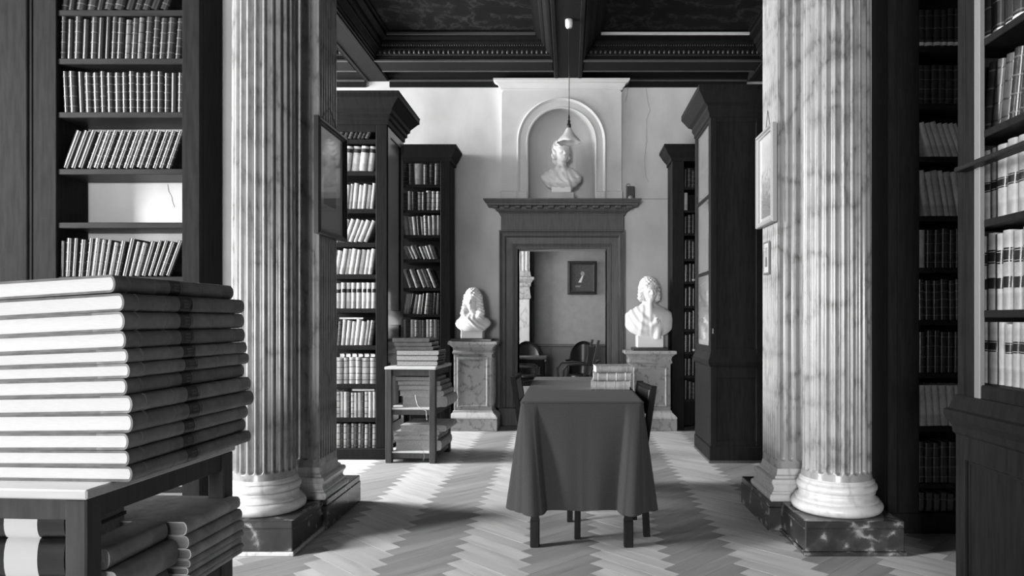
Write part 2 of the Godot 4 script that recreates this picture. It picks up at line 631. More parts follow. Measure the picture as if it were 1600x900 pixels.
# ------------------------------------------------------------------ ceiling
func build_ceiling() -> void:
	var c := Node3D.new()
	c.name = "ceiling"
	add_child(c)
	structure(c, "dark coffered timber ceiling with carved mouldings", "ceiling")
	obj("ceiling_board", MB.new().box(V(-6.35, 4.36, -9.0), V(4.75, 4.6, 12.35)).done(), M.ceiling_panel, c)
	for bx in [[-2.43, -2.14], [-0.176, 0.16], [2.12, 2.42]]:
		var b := MB.new()
		b.cbox(V(bx[0], 4.1, -8.65), V(bx[1], 4.4, -4.7), 0.01)
		# raised fillets along both edges of the soffit
		b.cbox(V(bx[0] + 0.01, 4.09, -8.6), V(bx[0] + 0.05, 4.11, -4.7), 0.004)
		b.cbox(V(bx[1] - 0.05, 4.09, -8.6), V(bx[1] - 0.01, 4.11, -4.7), 0.004)
		obj("beam", b.done(), M.wood_beam, c)
	for cb in [[7.95, 8.28], [5.5, 5.85]]:
		var b := MB.new()
		for s in [[-6.0, -2.43], [-2.14, -0.176], [0.16, 2.12], [2.42, 4.4]]:
			b.cbox(V(s[0], 4.1, -cb[1]), V(s[1], 4.4, -cb[0]), 0.01)
		obj("cross_beam", b.done(), M.wood_beam, c)
	# the stepped and carved lining of each coffer
	var prof := [Vector2(0, 4.10), Vector2(0.012, 4.10), Vector2(0.012, 4.125), Vector2(0.03, 4.13), Vector2(0.03, 4.15), Vector2(0.04, 4.155), Vector2(0.075, 4.2), Vector2(0.085, 4.2), Vector2(0.085, 4.225), Vector2(0.11, 4.24), Vector2(0.12, 4.262), Vector2(0.12, 4.28), Vector2(0.175, 4.30), Vector2(0.175, 4.335), Vector2(0.2, 4.34), Vector2(0.2, 4.36)]
	for s in [[-6.0, -2.43], [-2.14, -0.176], [0.16, 2.12], [2.42, 4.4]]:
		var loops := []
		for q in prof:
			var o: float = q.x
			loops.append(PackedVector3Array([V(s[0] + o, q.y, -7.95 + o), V(s[0] + o, q.y, -5.85 - o), V(s[1] - o, q.y, -5.85 - o), V(s[1] - o, q.y, -7.95 + o)]))
		obj("coffer_moulding", MB.new().loft(loops).done(), M.wood_coffer, c)
		# lighter fillets that pick out the edges; the palest one has light coloured in
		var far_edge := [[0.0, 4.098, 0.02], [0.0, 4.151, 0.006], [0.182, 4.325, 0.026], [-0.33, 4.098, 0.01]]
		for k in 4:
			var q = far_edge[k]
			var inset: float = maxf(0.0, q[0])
			obj("fillet", MB.new().cbox(V(s[0] + inset, q[1] - q[2] / 2, -7.95 + q[0] - 0.012), V(s[1] - inset, q[1] + q[2] / 2, -7.95 + q[0] + (0.02 if k != 1 else 0.036)), 0.003).done(), M.fillet_lit if k == 2 and s[0] > 0.0 and s[0] < 1.0 else M.fillet, c)
		obj("fillet", MB.new().cbox(V(s[0], 4.087, -8.65), V(s[1], 4.107, -8.59), 0.003).done(), M.fillet, c)
		var egg := MB.new().smooth(true)
		var xx: float = s[0] + 0.08
		while xx < s[1] - 0.06:
			egg.ball(V(xx, 4.176, -7.95 + 0.058), V(0.017, 0.024, 0.014), 6, 4)
			xx += 0.0535
		xx = s[0] + 0.12
		while xx < s[1] - 0.1:
			egg.ball(V(xx, 4.232, -7.95 + 0.1), V(0.009, 0.009, 0.009), 5, 3)
			xx += 0.026
		obj("egg_and_dart", egg.done(), M.fillet, c).set_meta("kind", "stuff")
		# moulding where the ceiling meets the back wall, narrow coffer included
		var wm := MB.new()
		wm.box(V(s[0], 4.2, -8.65), V(s[1], 4.4, -8.28))
		var wl := []
		for q in [Vector2(0.0, 4.03), Vector2(0.03, 4.03), Vector2(0.03, 4.085), Vector2(0.05, 4.09), Vector2(0.06, 4.11), Vector2(0.06, 4.125), Vector2(0.1, 4.14), Vector2(0.15, 4.19), Vector2(0.15, 4.21), Vector2(0.15, 4.25)]:
			wl.append(PackedVector3Array([V(s[0], q.y, -8.65 + q.x), V(s[1], q.y, -8.65 + q.x)]))
		wm.loft(wl, false)
		obj("wall_cornice", wm.done(), M.wood_coffer, c)


# ------------------------------------------------------------------ doorway with its entablature
func build_doorway() -> void:
	var o := Node3D.new()
	o.name = "door_1"
	add_child(o)
	o.position = V(0, 0, -8.65)
	structure(o, "wide doorway with stepped dark architrave and carved cornice shelf", "doorway")
	var x0 := -0.613
	var x1 := 0.452
	var a := MB.new()
	a.frame(x0, x1, 0, 2.1, [Vector2(0.0, -0.3), Vector2(0.0, 0.03), Vector2(0.03, 0.035), Vector2(0.032, 0.055), Vector2(0.05, 0.06), Vector2(0.055, 0.05), Vector2(0.13, 0.055), Vector2(0.135, 0.07), Vector2(0.15, 0.085), Vector2(0.165, 0.085), Vector2(0.168, 0.07), Vector2(0.19, 0.075), Vector2(0.2, 0.1), Vector2(0.214, 0.1), Vector2(0.214, 0.0)], true)
	obj("architrave", a.done(), M.wood_door, o)
	var f := MB.new()
	f.cbox(V(-0.805, 2.315, -0.01), V(0.652, 2.53, 0.09), 0.004)
	obj("frieze", f.done(), M.wood_door, o)
	var m := MB.new()
	m.mould(-0.805, 0.652, 0.09, -0.01, [Vector2(0, 2.49), Vector2(0.012, 2.49), Vector2(0.012, 2.505), Vector2(0.02, 2.508), Vector2(0.02, 2.525), Vector2(0.035, 2.53), Vector2(0.045, 2.545), Vector2(0.06, 2.548), Vector2(0.06, 2.585), Vector2(0.15, 2.588), Vector2(0.15, 2.612), Vector2(0.165, 2.616), Vector2(0.18, 2.64), Vector2(0.19, 2.645), Vector2(0.19, 2.66)], 3)
	obj("cornice", m.done(), M.wood_door, o)
	var bd := MB.new().smooth(true)
	var xx := -0.82
	while xx < 0.67:
		bd.ball(V(xx, 2.517, 0.112), V(0.0085, 0.0085, 0.0085), 6, 4)
		xx += 0.0225
	obj("bead_row", bd.done(), M.wood_door, o).set_meta("kind", "stuff")
	for i in 13:
		var cx := -0.86 + i * 0.1306
		obj("modillion", MB.new().cbox(V(cx - 0.036, 2.557, 0.14), V(cx + 0.036, 2.587, 0.23), 0.008).done(), M.wood_door, o)
	# plinth blocks of the architrave
	for s in [[-0.835, -0.6], [0.44, 0.675]]:
		obj("plinth_block", MB.new().cbox(V(s[0], 0, 0), V(s[1], 0.21, 0.11), 0.006).done(), M.wood_door, o)


# ------------------------------------------------------------------ plaster niche over the door
func build_niche() -> void:
	var o := Node3D.new()
	o.name = "trim_1"
	add_child(o)
	o.position = V(-0.087, 0, -8.65)
	structure(o, "pale plaster niche with moulded round arch above the doorway", "niche")
	var proud := 0.06
	var ys := 3.363
	var yb := 2.66
	# samples along the arched outline: [kind, value]
	var sam := []
	for i in 7:
		sam.append(["l", lerpf(yb, ys, i / 6.0)])
	for i in range(1, 32):
		sam.append(["a", PI - PI * i / 32.0])
	for i in 7:
		sam.append(["r", lerpf(ys, yb, i / 6.0)])
	var arch := func(r: float, z: float) -> PackedVector3Array:
		var l := PackedVector3Array()
		for s in sam:
			if s[0] == "a":
				l.append(V(r * cos(s[1]), ys + r * sin(s[1]), z))
			else:
				l.append(V(-r if s[0] == "l" else r, s[1], z))
		return l
	var face := func(z: float) -> PackedVector3Array:
		var l := PackedVector3Array()
		var x0 := -0.713
		var x1 := 0.713
		var yt := 4.03
		for s in sam:
			if s[0] == "a":
				var d := Vector2(cos(s[1]), sin(s[1]))
				var k := minf(0.713 / maxf(absf(d.x), 1e-4), (yt - ys) / maxf(d.y, 1e-4))
				l.append(V(d.x * k, ys + d.y * k, z))
			else:
				l.append(V(x0 if s[0] == "l" else x1, s[1], z))
		return l
	var b := MB.new()
	b.loft([arch.call(0.525, proud), face.call(proud), face.call(0.0)], false)
	b.quad(V(-0.713, 4.03, proud), V(0.713, 4.03, proud), V(0.713, 4.08, proud), V(-0.713, 4.08, proud))
	obj("surround", b.done(), M.plaster_pale, o)
	var av := MB.new()
	av.smooth(false)
	av.loft([arch.call(0.53, proud - 0.01), arch.call(0.53, proud + 0.022), arch.call(0.515, proud + 0.03), arch.call(0.5, proud + 0.02), arch.call(0.49, proud + 0.012), arch.call(0.42, proud + 0.012), arch.call(0.412, proud + 0.018), arch.call(0.396, proud + 0.012), arch.call(0.396, proud - 0.02)], false)
	obj("archivolt", av.done(), M.plaster_pale, o)
	# hollow: half a cylinder under a quarter of a sphere
	var h := MB.new().smooth(true)
	var r := 0.396
	var rows := []
	for i in 8:
		var l := PackedVector3Array()
		for k in 25:
			var t := PI * k / 24.0
			l.append(V(-r * cos(t), lerpf(yb, ys, i / 7.0), proud - r * sin(t)))
		rows.append(l)
	for i in range(1, 13):
		var e := PI / 2 * i / 12.0
		var l := PackedVector3Array()
		for k in 25:
			var t := PI * k / 24.0
			l.append(V(-r * cos(t) * cos(e), ys + r * sin(e), proud - r * sin(t) * cos(e)))
		rows.append(l)
	h.loft(rows, false)
	obj("hollow", h.done(), M.plaster, o)
	var s := MB.new()
	s.box(V(-0.6, yb - 0.02, -0.32), V(0.6, yb + 0.002, proud))
	obj("niche_floor", s.done(), M.plaster_pale, o)
	# crowning moulding and the low plinth at the foot
	obj("crown_moulding", MB.new().mould(-0.713, 0.713, proud, 0.0, [Vector2(0, 3.98), Vector2(0.012, 3.985), Vector2(0.012, 4.0), Vector2(0.025, 4.01), Vector2(0.05, 4.05), Vector2(0.07, 4.055), Vector2(0.09, 4.075), Vector2(0.09, 4.095)], 3).done(), M.plaster_pale, o)
	for k in [[-0.725, -0.53], [0.53, 0.725]]:
		obj("foot_block", MB.new().cbox(V(k[0], yb, 0), V(k[1], yb + 0.12, proud + 0.02), 0.008).done(), M.plaster_pale, o)
	for k in [[-0.52, -0.405], [0.405, 0.52]]:
		obj("foot_block", MB.new().cbox(V(k[0], yb, 0.02), V(k[1], yb + 0.115, proud + 0.035), 0.008).done(), M.plaster_pale, o)


# ------------------------------------------------------------------ columns
# contour: Array of [point, inward normal, lateral position in its flute -1..1 or 2 for flat, half width of the flute]
func fluted(mb: MB, contour: Array, y0: float, y1: float, flute_from: float, depth: float, grow: Callable, closed: bool) -> void:
	var ys := [y0, flute_from - 0.004]
	var hw := 0.02
	for c in contour:
		if c[2] < 1.5:
			hw = c[3]
			break
	for i in 7:
		ys.append(flute_from + hw * i / 6.0)
	for i in range(1, 7):
		ys.append(lerpf(flute_from + hw, y1, i / 6.0))
	var loops := []
	for y in ys:
		var l := PackedVector3Array()
		for c in contour:
			var d := 0.0
			if c[2] < 1.5:
				var w := hw
				if y < flute_from:
					w = 0.0
				elif y < flute_from + hw:
					w = sqrt(maxf(0.0, hw * hw - pow(flute_from + hw - y, 2)))
				if w > 0.001:
					d = depth * (w / hw) * sqrt(maxf(0.0, 1.0 - pow(c[2] * hw / w, 2)))
			var p: Vector2 = c[0] * grow.call(y) + c[1] * d
			l.append(V(p.x, y, p.y))
		loops.append(l)
	mb.loft(loops, closed)


func build_columns() -> void:
	for s in [-1, 1]:
		var left: bool = s < 0
		var cx := -1.728 if left else 1.515
		var cd := 4.10
		var ck := 0.85 if left else 0.93
		var o := thing("column", "%s fluted marble column on a dark veined plinth" % ["pale, shadow-side" if left else "sunlit"], "column", V(cx, 0, -cd))
		o.set_meta("label", "fluted veined marble column beside the tall folio stack" if left else "brightly lit fluted marble column beside the dark bookcases")
		o.set_meta("kind", "thing")
		# shaft
		var contour := []
		var nf := 24
		var hw := 0.2 * TAU / nf * 0.38
		for f in nf:
			var a0 := TAU * f / nf
			for k in 9:
				var t: float = -1.0 + k / 4.0
				var a := a0 + t * 0.38 * TAU / nf
				contour.append([Vector2(cos(a), -sin(a)) * 0.2 * ck, Vector2(-cos(a), sin(a)), t if absf(t) < 0.999 else (t * 0.9999), hw])
		var mb := MB.new().smooth(true)
		fluted(mb, contour, 0.36, 4.36, 0.405, 0.021, func(y: float) -> float: return 1.0 - 0.06 * pow(clampf((y - 1.0) / 3.4, 0, 1), 1.6) + 0.06 * pow(clampf((0.42 - y) / 0.07, 0, 1), 2), true)
		obj("shaft", mb.done(), M.marble, o)
		var b := MB.new().smooth(true)
		var prof := []
		for q in arc_profile(0.21, 0.215, 0.032, -90, 90, 8):
			prof.append(q + Vector2(0.025, 0))
		prof += [Vector2(0.243, 0.248), Vector2(0.243, 0.256), Vector2(0.232, 0.262), Vector2(0.222, 0.272), Vector2(0.219, 0.282), Vector2(0.224, 0.291), Vector2(0.224, 0.298)]
		for q in arc_profile(0.21, 0.322, 0.024, -90, 90, 8):
			prof.append(q)
		prof += [Vector2(0.219, 0.347), Vector2(0.219, 0.357), Vector2(0.211, 0.362), Vector2(0.206, 0.372)]
		b.lathe(prof.map(func(q): return Vector2(q.x * ck, q.y)), 64)
		obj("moulded_base", b.done(), M.marble_base, o)
		var p := MB.new()
		p.cbox(V(-0.262, 0.022, -0.27), V(0.262, 0.141, 0.27), 0.004)
		p.cbox(V(-0.258, 0.138, -0.27), V(0.258, 0.146, 0.266), 0.001)
		p.cbox(V(-0.262, 0.144, -0.27), V(0.262, 0.183, 0.27), 0.004)
		obj("plinth", p.done(), M.marble_dark, o)
		obj("foot_fillet", MB.new().cbox(V(-0.272, 0, -0.27), V(0.272, 0.022, 0.28), 0.004).done(), M.marble_base if left else M.marble_dark, o)
		# the square pier behind it
		var xf := -1.5 if left else 1.24
		var xo := -2.0 if left else 1.74
		var zf := 4.34 if left else 4.30
		var zb := zf + 0.33
		var q := thing("pilaster", "fluted square marble pilaster %s" % ["carrying the black-framed print" if left else "carrying the pale framed print"], "pilaster", V(xf, 0, -zf))
		q.set_meta("kind", "thing")
		var w: float = absf(xo - xf)
		var pc := []
		# contour from the outer front corner along the front, round the corner, along the inner side
		var run := func(a: Vector2, c: Vector2, nrm: Vector2, count: int, edge: float) -> void:
			var len := a.distance_to(c)
			var pitch := (len - edge) / count
			pc.append([a, nrm, 2.0, 0.0])
			for f in count:
				for k in 9:
					var t: float = -1.0 + k / 4.0
					var at: float = edge / 2 + pitch * (f + 0.5) + t * pitch * 0.38
					pc.append([a.lerp(c, at / len), nrm, t, pitch * 0.38])
			pc.append([c, nrm, 2.0, 0.0])
		# local x: 0 at the inner face, growing away from the aisle
		var d := -1.0 if left else 1.0
		run.call(Vector2(w * d, 0), Vector2(0, 0), Vector2(0, -1), 10, 0.02)
		run.call(Vector2(0, 0), Vector2(0, -0.33), Vector2(d, 0), 7, 0.02)
		pc.append([Vector2(w * d, -0.33), Vector2(0, 1), 2.0, 0.0])
		var pm := MB.new()
		fluted(pm, pc, 0.36, 4.36, 0.41, 0.011, func(_y: float) -> float: return 1.0, true)
		obj("shaft", pm.done(), M.marble, q)
		var xa: float = minf(0.0, w * d)
		var xb: float = maxf(0.0, w * d)
		obj("moulded_base", MB.new().mould(xa, xb, 0, -0.33, [Vector2(0.05, 0.183), Vector2(0.058, 0.19), Vector2(0.062, 0.205), Vector2(0.058, 0.222), Vector2(0.05, 0.228), Vector2(0.045, 0.228), Vector2(0.045, 0.236), Vector2(0.036, 0.242), Vector2(0.03, 0.256), Vector2(0.034, 0.268), Vector2(0.034, 0.275), Vector2(0.042, 0.28), Vector2(0.046, 0.292), Vector2(0.042, 0.308), Vector2(0.034, 0.312), Vector2(0.02, 0.312), Vector2(0.02, 0.325), Vector2(0.008, 0.332), Vector2(0.001, 0.365)]).done(), M.marble_base, q)
		# the plain back half of the pier, set in a little
		var bx := 0.16 * d
		obj("rear_pier", MB.new().cbox(V(minf(bx, w * d), 0.18, -0.655), V(maxf(bx, w * d), 4.36, -0.32), 0.006).done(), M.marble, q)
		obj("rear_base", MB.new().mould(minf(bx, w * d), maxf(bx, w * d), -0.34, -0.655, [Vector2(0.04, 0.183), Vector2(0.048, 0.2), Vector2(0.04, 0.225), Vector2(0.024, 0.24), Vector2(0.026, 0.27), Vector2(0.034, 0.29), Vector2(0.014, 0.31), Vector2(0.001, 0.34)], 4).done(), M.marble_base, q)
		var pl := MB.new()
		var e := 0.06
		pl.cbox(V(xa - (e if not left else 0.0), 0, -0.66), V(xb + (e if left else 0.0), 0.141, -0.03 + 0.06), 0.004)
		pl.cbox(V(xa - (e if not left else 0.0), 0.144, -0.64), V(xb + (e if left else 0.0), 0.183, 0.03), 0.004)
		obj("plinth", pl.done(), M.marble_dark, q)


func arc_profile(cx: float, cy: float, r: float, a0: float, a1: float, n: int) -> Array:
	var out := []
	for i in n + 1:
		var a := deg_to_rad(lerpf(a0, a1, float(i) / n))
		out.append(Vector2(cx + r * cos(a), cy + r * sin(a)))
	return out


# ------------------------------------------------------------------ books
# meshes of a book standing at the origin: x thickness, y height, z: spine at 0 facing +z, pages behind
func book_mesh(t: float, h: float, d: float, bands: int, label: Vector2, half := 0.0) -> Dictionary:
	t = snappedf(t, 0.003)
	h = snappedf(h, 0.008)
	var key := [t, h, d, bands, label, half]
	if book_cache.has(key):
		return book_cache[key]
	var c := (0.0025 if h < 0.33 else 0.0045) if half == 0.0 else 0.006
	var n := 8
	var r := minf(0.016, t * 0.32)
	var arc := func(off: float) -> Array:
		var l := []
		var hw := t / 2 - off
		for i in n + 1:
			var a := PI - PI * i / n
			# a spine rounds over its whole thickness
			l.append(Vector2(hw * cos(a), -r + (r - off) * sin(a)))
		return l
	var shell := func(m: MB, outer: Array, inner: Array, y0: float, y1: float) -> void:
		for i in outer.size() - 1:
			var a: Vector2 = outer[i]
			var b: Vector2 = outer[i + 1]
			var e: Vector2 = inner[i]
			var f: Vector2 = inner[i + 1]
			m.smooth(true)
			m.quad(V(a.x, y0, a.y), V(b.x, y0, b.y), V(b.x, y1, b.y), V(a.x, y1, a.y))
			m.smooth(false)
			m.quad(V(f.x, y0, f.y), V(e.x, y0, e.y), V(e.x, y1, e.y), V(f.x, y1, f.y))
			m.quad(V(a.x, y1, a.y), V(b.x, y1, b.y), V(f.x, y1, f.y), V(e.x, y1, e.y))
			m.quad(V(b.x, y0, b.y), V(a.x, y0, a.y), V(e.x, y0, e.y), V(f.x, y0, f.y))
		for k in [0, outer.size() - 1]:
			var a: Vector2 = outer[k]
			var e: Vector2 = inner[k]
			m.quad(V(a.x, y0, a.y), V(a.x, y1, a.y), V(e.x, y1, e.y), V(e.x, y0, e.y))
	var out := {}
	var cover := MB.new()
	var back := -d
	if half > 0.0:
		shell.call(cover, [Vector2(-t / 2, back), Vector2(-t / 2, -half)], [Vector2(-t / 2 + c, back), Vector2(-t / 2 + c, -half)], 0.0, h)
		shell.call(cover, [Vector2(t / 2, -half), Vector2(t / 2, back)], [Vector2(t / 2 - c, -half), Vector2(t / 2 - c, back)], 0.0, h)
		out.boards = cover.done()
		cover = MB.new()
		back = -half
	shell.call(cover, [Vector2(-t / 2, back)] + arc.call(0.0) + [Vector2(t / 2, back)], [Vector2(-t / 2 + c, back)] + arc.call(c) + [Vector2(t / 2 - c, back)], 0.0, h)
	out.cover = cover.done()
	var pg := MB.new()
	var sq := 0.004
	var loop: Array = [Vector2(-t / 2 + c, -d + sq)] + arc.call(c * 1.02) + [Vector2(t / 2 - c, -d + sq)]
	var lo := PackedVector3Array()
	var hi := PackedVector3Array()
	for q in loop:
		lo.append(V(q.x, sq, q.y))
		hi.append(V(q.x, h - sq, q.y))
	pg.loft([lo, hi])
	pg.fan(hi, true)
	pg.fan(lo, false)
	out.pages = pg.done()
	if bands > 0:
		var bd := MB.new()
		var b1 := MB.new()
		var oa: Array = arc.call(-0.0014 if half == 0.0 else -0.0008)
		var ia: Array = arc.call(0.0006)
		out.ys = []
		for i in bands:
			var y: float = h * (i + 0.6) / (bands + 0.1)
			shell.call(bd, oa, ia, y - 0.0025, y + 0.0025)
			out.ys.append(y)
		shell.call(b1, oa, ia, -0.0035, 0.0035)
		out.bands = bd.done()
		out.band = b1.done()
	if label != Vector2.ZERO:
		var lb := MB.new()
		shell.call(lb, arc.call(-0.0008), arc.call(0.0006), h * label.x, h * label.y)
		out.label = lb.done()
		# tooled lines across the label
		var tl := MB.new()
		for k in [0.14, 0.86]:
			var yy: float = h * lerpf(label.x, label.y, k)
			shell.call(tl, arc.call(-0.0014), arc.call(0.0), yy - 0.0009, yy + 0.0009)
		out.tooling = tl.done()
	book_cache[key] = out
	return out


# kind: [description, cover material, pages, bands, band material, label span, label material]
const KINDS := {
	"gilt": ["dark gilt-banded book", "leather", "paper_old", 5, "gilt", [0, 0], ""],
	"plain_dark": ["plain dark leather book", "leather_deep", "paper_old", 0, "", [0, 0], ""],
	"ribbed": ["dark raised-band book", "leather", "paper_old", 4, "leather_mid", [0, 0], ""],
	"calf": ["mid-toned calf book", "leather_mid", "paper_old", 4, "leather", [0, 0], ""],
	"vellum": ["pale vellum book", "vellum", "paper", 0, "", [0, 0], ""],
	"vellum_lab": ["pale dark-labelled book", "vellum", "paper", 0, "", [0.62, 0.76], "leather_deep"],
	"vellum_band": ["pale dark-labelled book", "vellum_near", "paper", 0, "", [0.52, 0.7], "leather_deep"],
	"pale_striped": ["pale plain book", "vellum_near", "paper", 0, "", [0, 0], ""],
	"vellum_top": ["pale head-labelled book", "vellum", "paper", 0, "", [0.74, 0.9], "leather_deep"],
	"vellum_mid": ["pale mid-labelled book", "vellum_near", "paper", 0, "", [0.42, 0.56], "leather_deep"],
	"vellum_high": ["pale book, broad dark label", "vellum_near", "paper", 0, "", [0.6, 0.78], "leather_deep"],
	"dull": ["greyish cloth book", "vellum_dull", "paper", 0, "", [0, 0], ""],
	"striped": ["pale book with dark bands", "vellum_dull", "paper", 4, "leather", [0, 0], ""],
	"wrapper": ["grey paper-covered volume", "wrapper", "paper", 0, "", [0, 0], ""],
	"white_foot": ["dark foot-labelled book", "leather", "paper_old", 3, "leather_mid", [0.06, 0.15], "label_white"],
}


func put_book(kind: String, t: float, h: float, d: float, xf: Transform3D, called: String, label: String, group: String) -> Node3D:
	var k = KINDS[kind]
	var o := thing(called, label, "book", V(0, 0, 0), 0.0, group)
	o.transform = xf
	var m := book_mesh(t, h, d, k[3], Vector2(k[5][0], k[5][1]))
	var cv := obj("cover", m.cover, M[k[1]], o)
	obj("page_block", m.pages, M[k[2]], o)
	if m.has("bands"):
		bands_on(cv, m, M[k[4]], h > 0.275, V(0, 0, 0))
	if m.has("label"):
		obj("spine_label", m.label, M[k[6]], cv)
		if kind == "vellum_high":
			obj("spine_label", book_mesh(t, h, d, 0, Vector2(0.28, 0.42)).label, M[k[6]], cv)
		if h > 0.24 and k[6] == "leather_deep":
			obj("tooled_lines", m.tooling, M.vellum_dull, cv).set_meta("kind", "stuff")
	return o


# the bands of a spine: each one a part where the picture shows it large, else joined
func bands_on(o: Node3D, m: Dictionary, material: Material, large: bool, at: Vector3) -> void:
	if large:
		for y in m.ys:
			obj("raised_band", m.band, material, o, at + V(0, y, 0))
	else:
		obj("raised_bands", m.bands, material, o, at).set_meta("kind", "stuff")


# a row of books on a shelf. base: frame with x along the shelf, +z out of it, origin at shelf height
# lean: degrees, positive to +x; a pair gives first and last
func book_row(base: Transform3D, x0: float, x1: float, kinds: Array, lean: Array, hh: Array, d: float, where: String, from_end: bool, group: String, gaps := [], thick := []) -> void:
	var n := kinds.size()
	var ts := []
	var sum := 0.0
	var ends: float = hh[1] * sin(deg_to_rad(maxf(0.0, float(lean[1])))) * 0.98 + hh[1] * sin(deg_to_rad(maxf(0.0, -float(lean[0])))) * 0.98
	for i in n:
		var t := rng.randf_range(0.8, 1.2)
		if thick.size() > i:
			t = thick[i]
		ts.append(t)
		sum += t / cos(deg_to_rad(lerpf(lean[0], lean[1], float(i) / maxi(1, n - 1))))
	var k: float = (x1 - x0 - ends - 0.001 * n) / sum
	var x: float = x0 + hh[1] * sin(deg_to_rad(maxf(0.0, -float(lean[0])))) * 0.98
	for i in n:
		var a := deg_to_rad(lerpf(lean[0], lean[1], float(i) / maxi(1, n - 1)))
		var t: float = ts[i] * k
		var adv := t / cos(a)
		if kinds[i] == "":
			x += adv
			continue
		var h := rng.randf_range(hh[0], hh[1])
		var basis := Basis(V(0, 0, 1), -a)
		# leaning right it stands on its lower right corner, leaning left on the lower left one
		var pivot := x + adv if a > 0.0 else x
		var off: float = (-t / 2 if a > 0.0 else t / 2)
		var o: Vector3 = V(pivot, 0.0005, rng.randf_range(-0.012, 0.0)) + basis.x * off
		var place: int = (n - 1 - i) if from_end else i
		put_book(kinds[i], t - 0.0006, h, d, base * Transform3D(basis, o), {"gilt": "gilt_banded_book", "plain_dark": "leather_book", "ribbed": "leather_book", "calf": "calf_book", "white_foot": "leather_book", "dull": "cloth_book", "striped": "banded_book", "wrapper": "pamphlet_volume"}.get(kinds[i], "vellum_book"), "%s, %s %s" % [KINDS[kinds[i]][0], ORD[place], where], group)
		x += adv + 0.001


func rep(a: Array, n: int) -> Array:
	var out := []
	for i in n:
		out.append(a[i % a.size()])
	return out


# ------------------------------------------------------------------ bookcases
func shelf_board(parent: Node, x0: float, x1: float, y: float, zf: float, zb: float, t := 0.028, m: Material = null) -> void:
	obj("shelf", MB.new().cbox(V(x0, y - t, zb), V(x1, y, zf), 0.003).done(), m if m else M.shelf, parent)


func build_left_case() -> void:
	var D := 4.2
	var o := thing("bookcase", "tall dark bookcase standing behind the folio stack and column", "bookcase", V(-2.6, 0, -D))
	var x0 := X(88, D) + 2.6
	var x1 := X(284, D) + 2.6
	var xe := -2.145 + 2.6
	obj("stile", MB.new().cbox(V(x1, 0, -0.04), V(xe, 4.3, 0.0), 0.004).done(), M.wood, o)
	obj("side_panel", MB.new().cbox(V(xe - 0.03, 0, -0.275), V(xe, 4.3, -0.038), 0.003).done(), M.wood, o)
	obj("side_panel", MB.new().cbox(V(x0 - 0.03, 0, -0.275), V(x0, 4.3, -0.038), 0.003).done(), M.wood, o)
	var st := MB.new()
	st.cbox(V(x0 - 0.42, 0, -0.04), V(x0, 4.3, 0.0), 0.004)
	obj("stile", st.done(), M.wood, o)
	for k in [[-0.17, 0.018], [-0.142, 0.01]]:
		obj("bead_moulding", MB.new().smooth(true).tube([V(x0 + k[0], 0.3, 0.0), V(x0 + k[0], 4.2, 0.0)], k[1] * 0.6, 8).done(), M.wood, o)
	obj("side_panel", MB.new().cbox(V(x0 - 0.45, 0, -0.275), V(x0 - 0.42, 4.3, 0), 0.003).done(), M.wood, o)
	obj("plinth", MB.new().cbox(V(x0 - 0.42, 0, -0.27), V(xe + 0.01, 0.12, 0.012), 0.006).done(), M.wood, o)
	var shelves := [14, 90, 174, 263, 347, 432, 514, 598, 682, 762]
	var ys := []
	for s in shelves:
		var y := Y(s, D)
		ys.append(y)
		shelf_board(o, x0, x1, y, -0.012, -0.265, 0.034)
	# shelf battens against the pale wall behind the empty shelf
	for k in [1.815, 1.5]:
		obj("batten", MB.new().cbox(V(x1 - 0.035, k, -0.262), V(x1 - 0.003, k + 0.255, -0.25), 0.002).done(), M.plaster_pale, o)
	var w0 := x0 + 0.004
	var w1 := x1 - 0.004
	var at := func(i: int) -> Transform3D: return Transform3D(Basis(), V(-2.6, ys[i], -D - 0.018))
	var g := "books in the bookcase behind the folio stack"
	var nm := "from the column, %s row, case behind the folios"
	book_row(at.call(0), w0, w1, rep(["gilt", "plain_dark", "ribbed"], 12), [6, 22], [0.24, 0.26], 0.2, nm % "topmost", true, g)
	book_row(at.call(1), w0, w1, ["ribbed", "plain_dark", "ribbed", "plain_dark", "ribbed", "plain_dark", "plain_dark", "ribbed", "ribbed", "calf", "ribbed", "calf", "ribbed", "gilt", "ribbed", "ribbed", "gilt"], [1, 4], [0.235, 0.25], 0.2, nm % "second", true, g)
	book_row(at.call(2), w0 + 0.01, w1, ["ribbed", "ribbed", "plain_dark", "gilt", "gilt", "ribbed", "gilt", "gilt", "gilt", "gilt", "gilt", "gilt", "gilt", "gilt", "gilt", "plain_dark", "gilt"], [-3, 0.5], [0.228, 0.24], 0.2, nm % "third", true, g)
	book_row(at.call(3), w0, w1, ["plain_dark", "plain_dark", "plain_dark", "ribbed", "gilt", "gilt", "gilt", "gilt", "gilt", "gilt", "gilt", "gilt", "gilt", "gilt", "gilt"], [20, 19], [0.228, 0.236], 0.2, nm % "fourth", true, g)
	book_row(at.call(5), w0, w1, ["plain_dark", "ribbed", "plain_dark", "ribbed", "ribbed", "calf", "calf", "ribbed", "calf", "ribbed", "plain_dark", "calf", "calf", "plain_dark", "ribbed", "plain_dark", "ribbed", "plain_dark"], [1, 20], [0.2, 0.225], 0.2, nm % "lowest visible", true, g)
	# the few that show between the legs of the folio stand
	book_row(at.call(9), w1 - 0.2, w1, ["vellum", "dull", "vellum", "vellum", "striped"], [0, 0], [0.22, 0.24], 0.2, "from the column, bottom row behind folio stand", true, g)


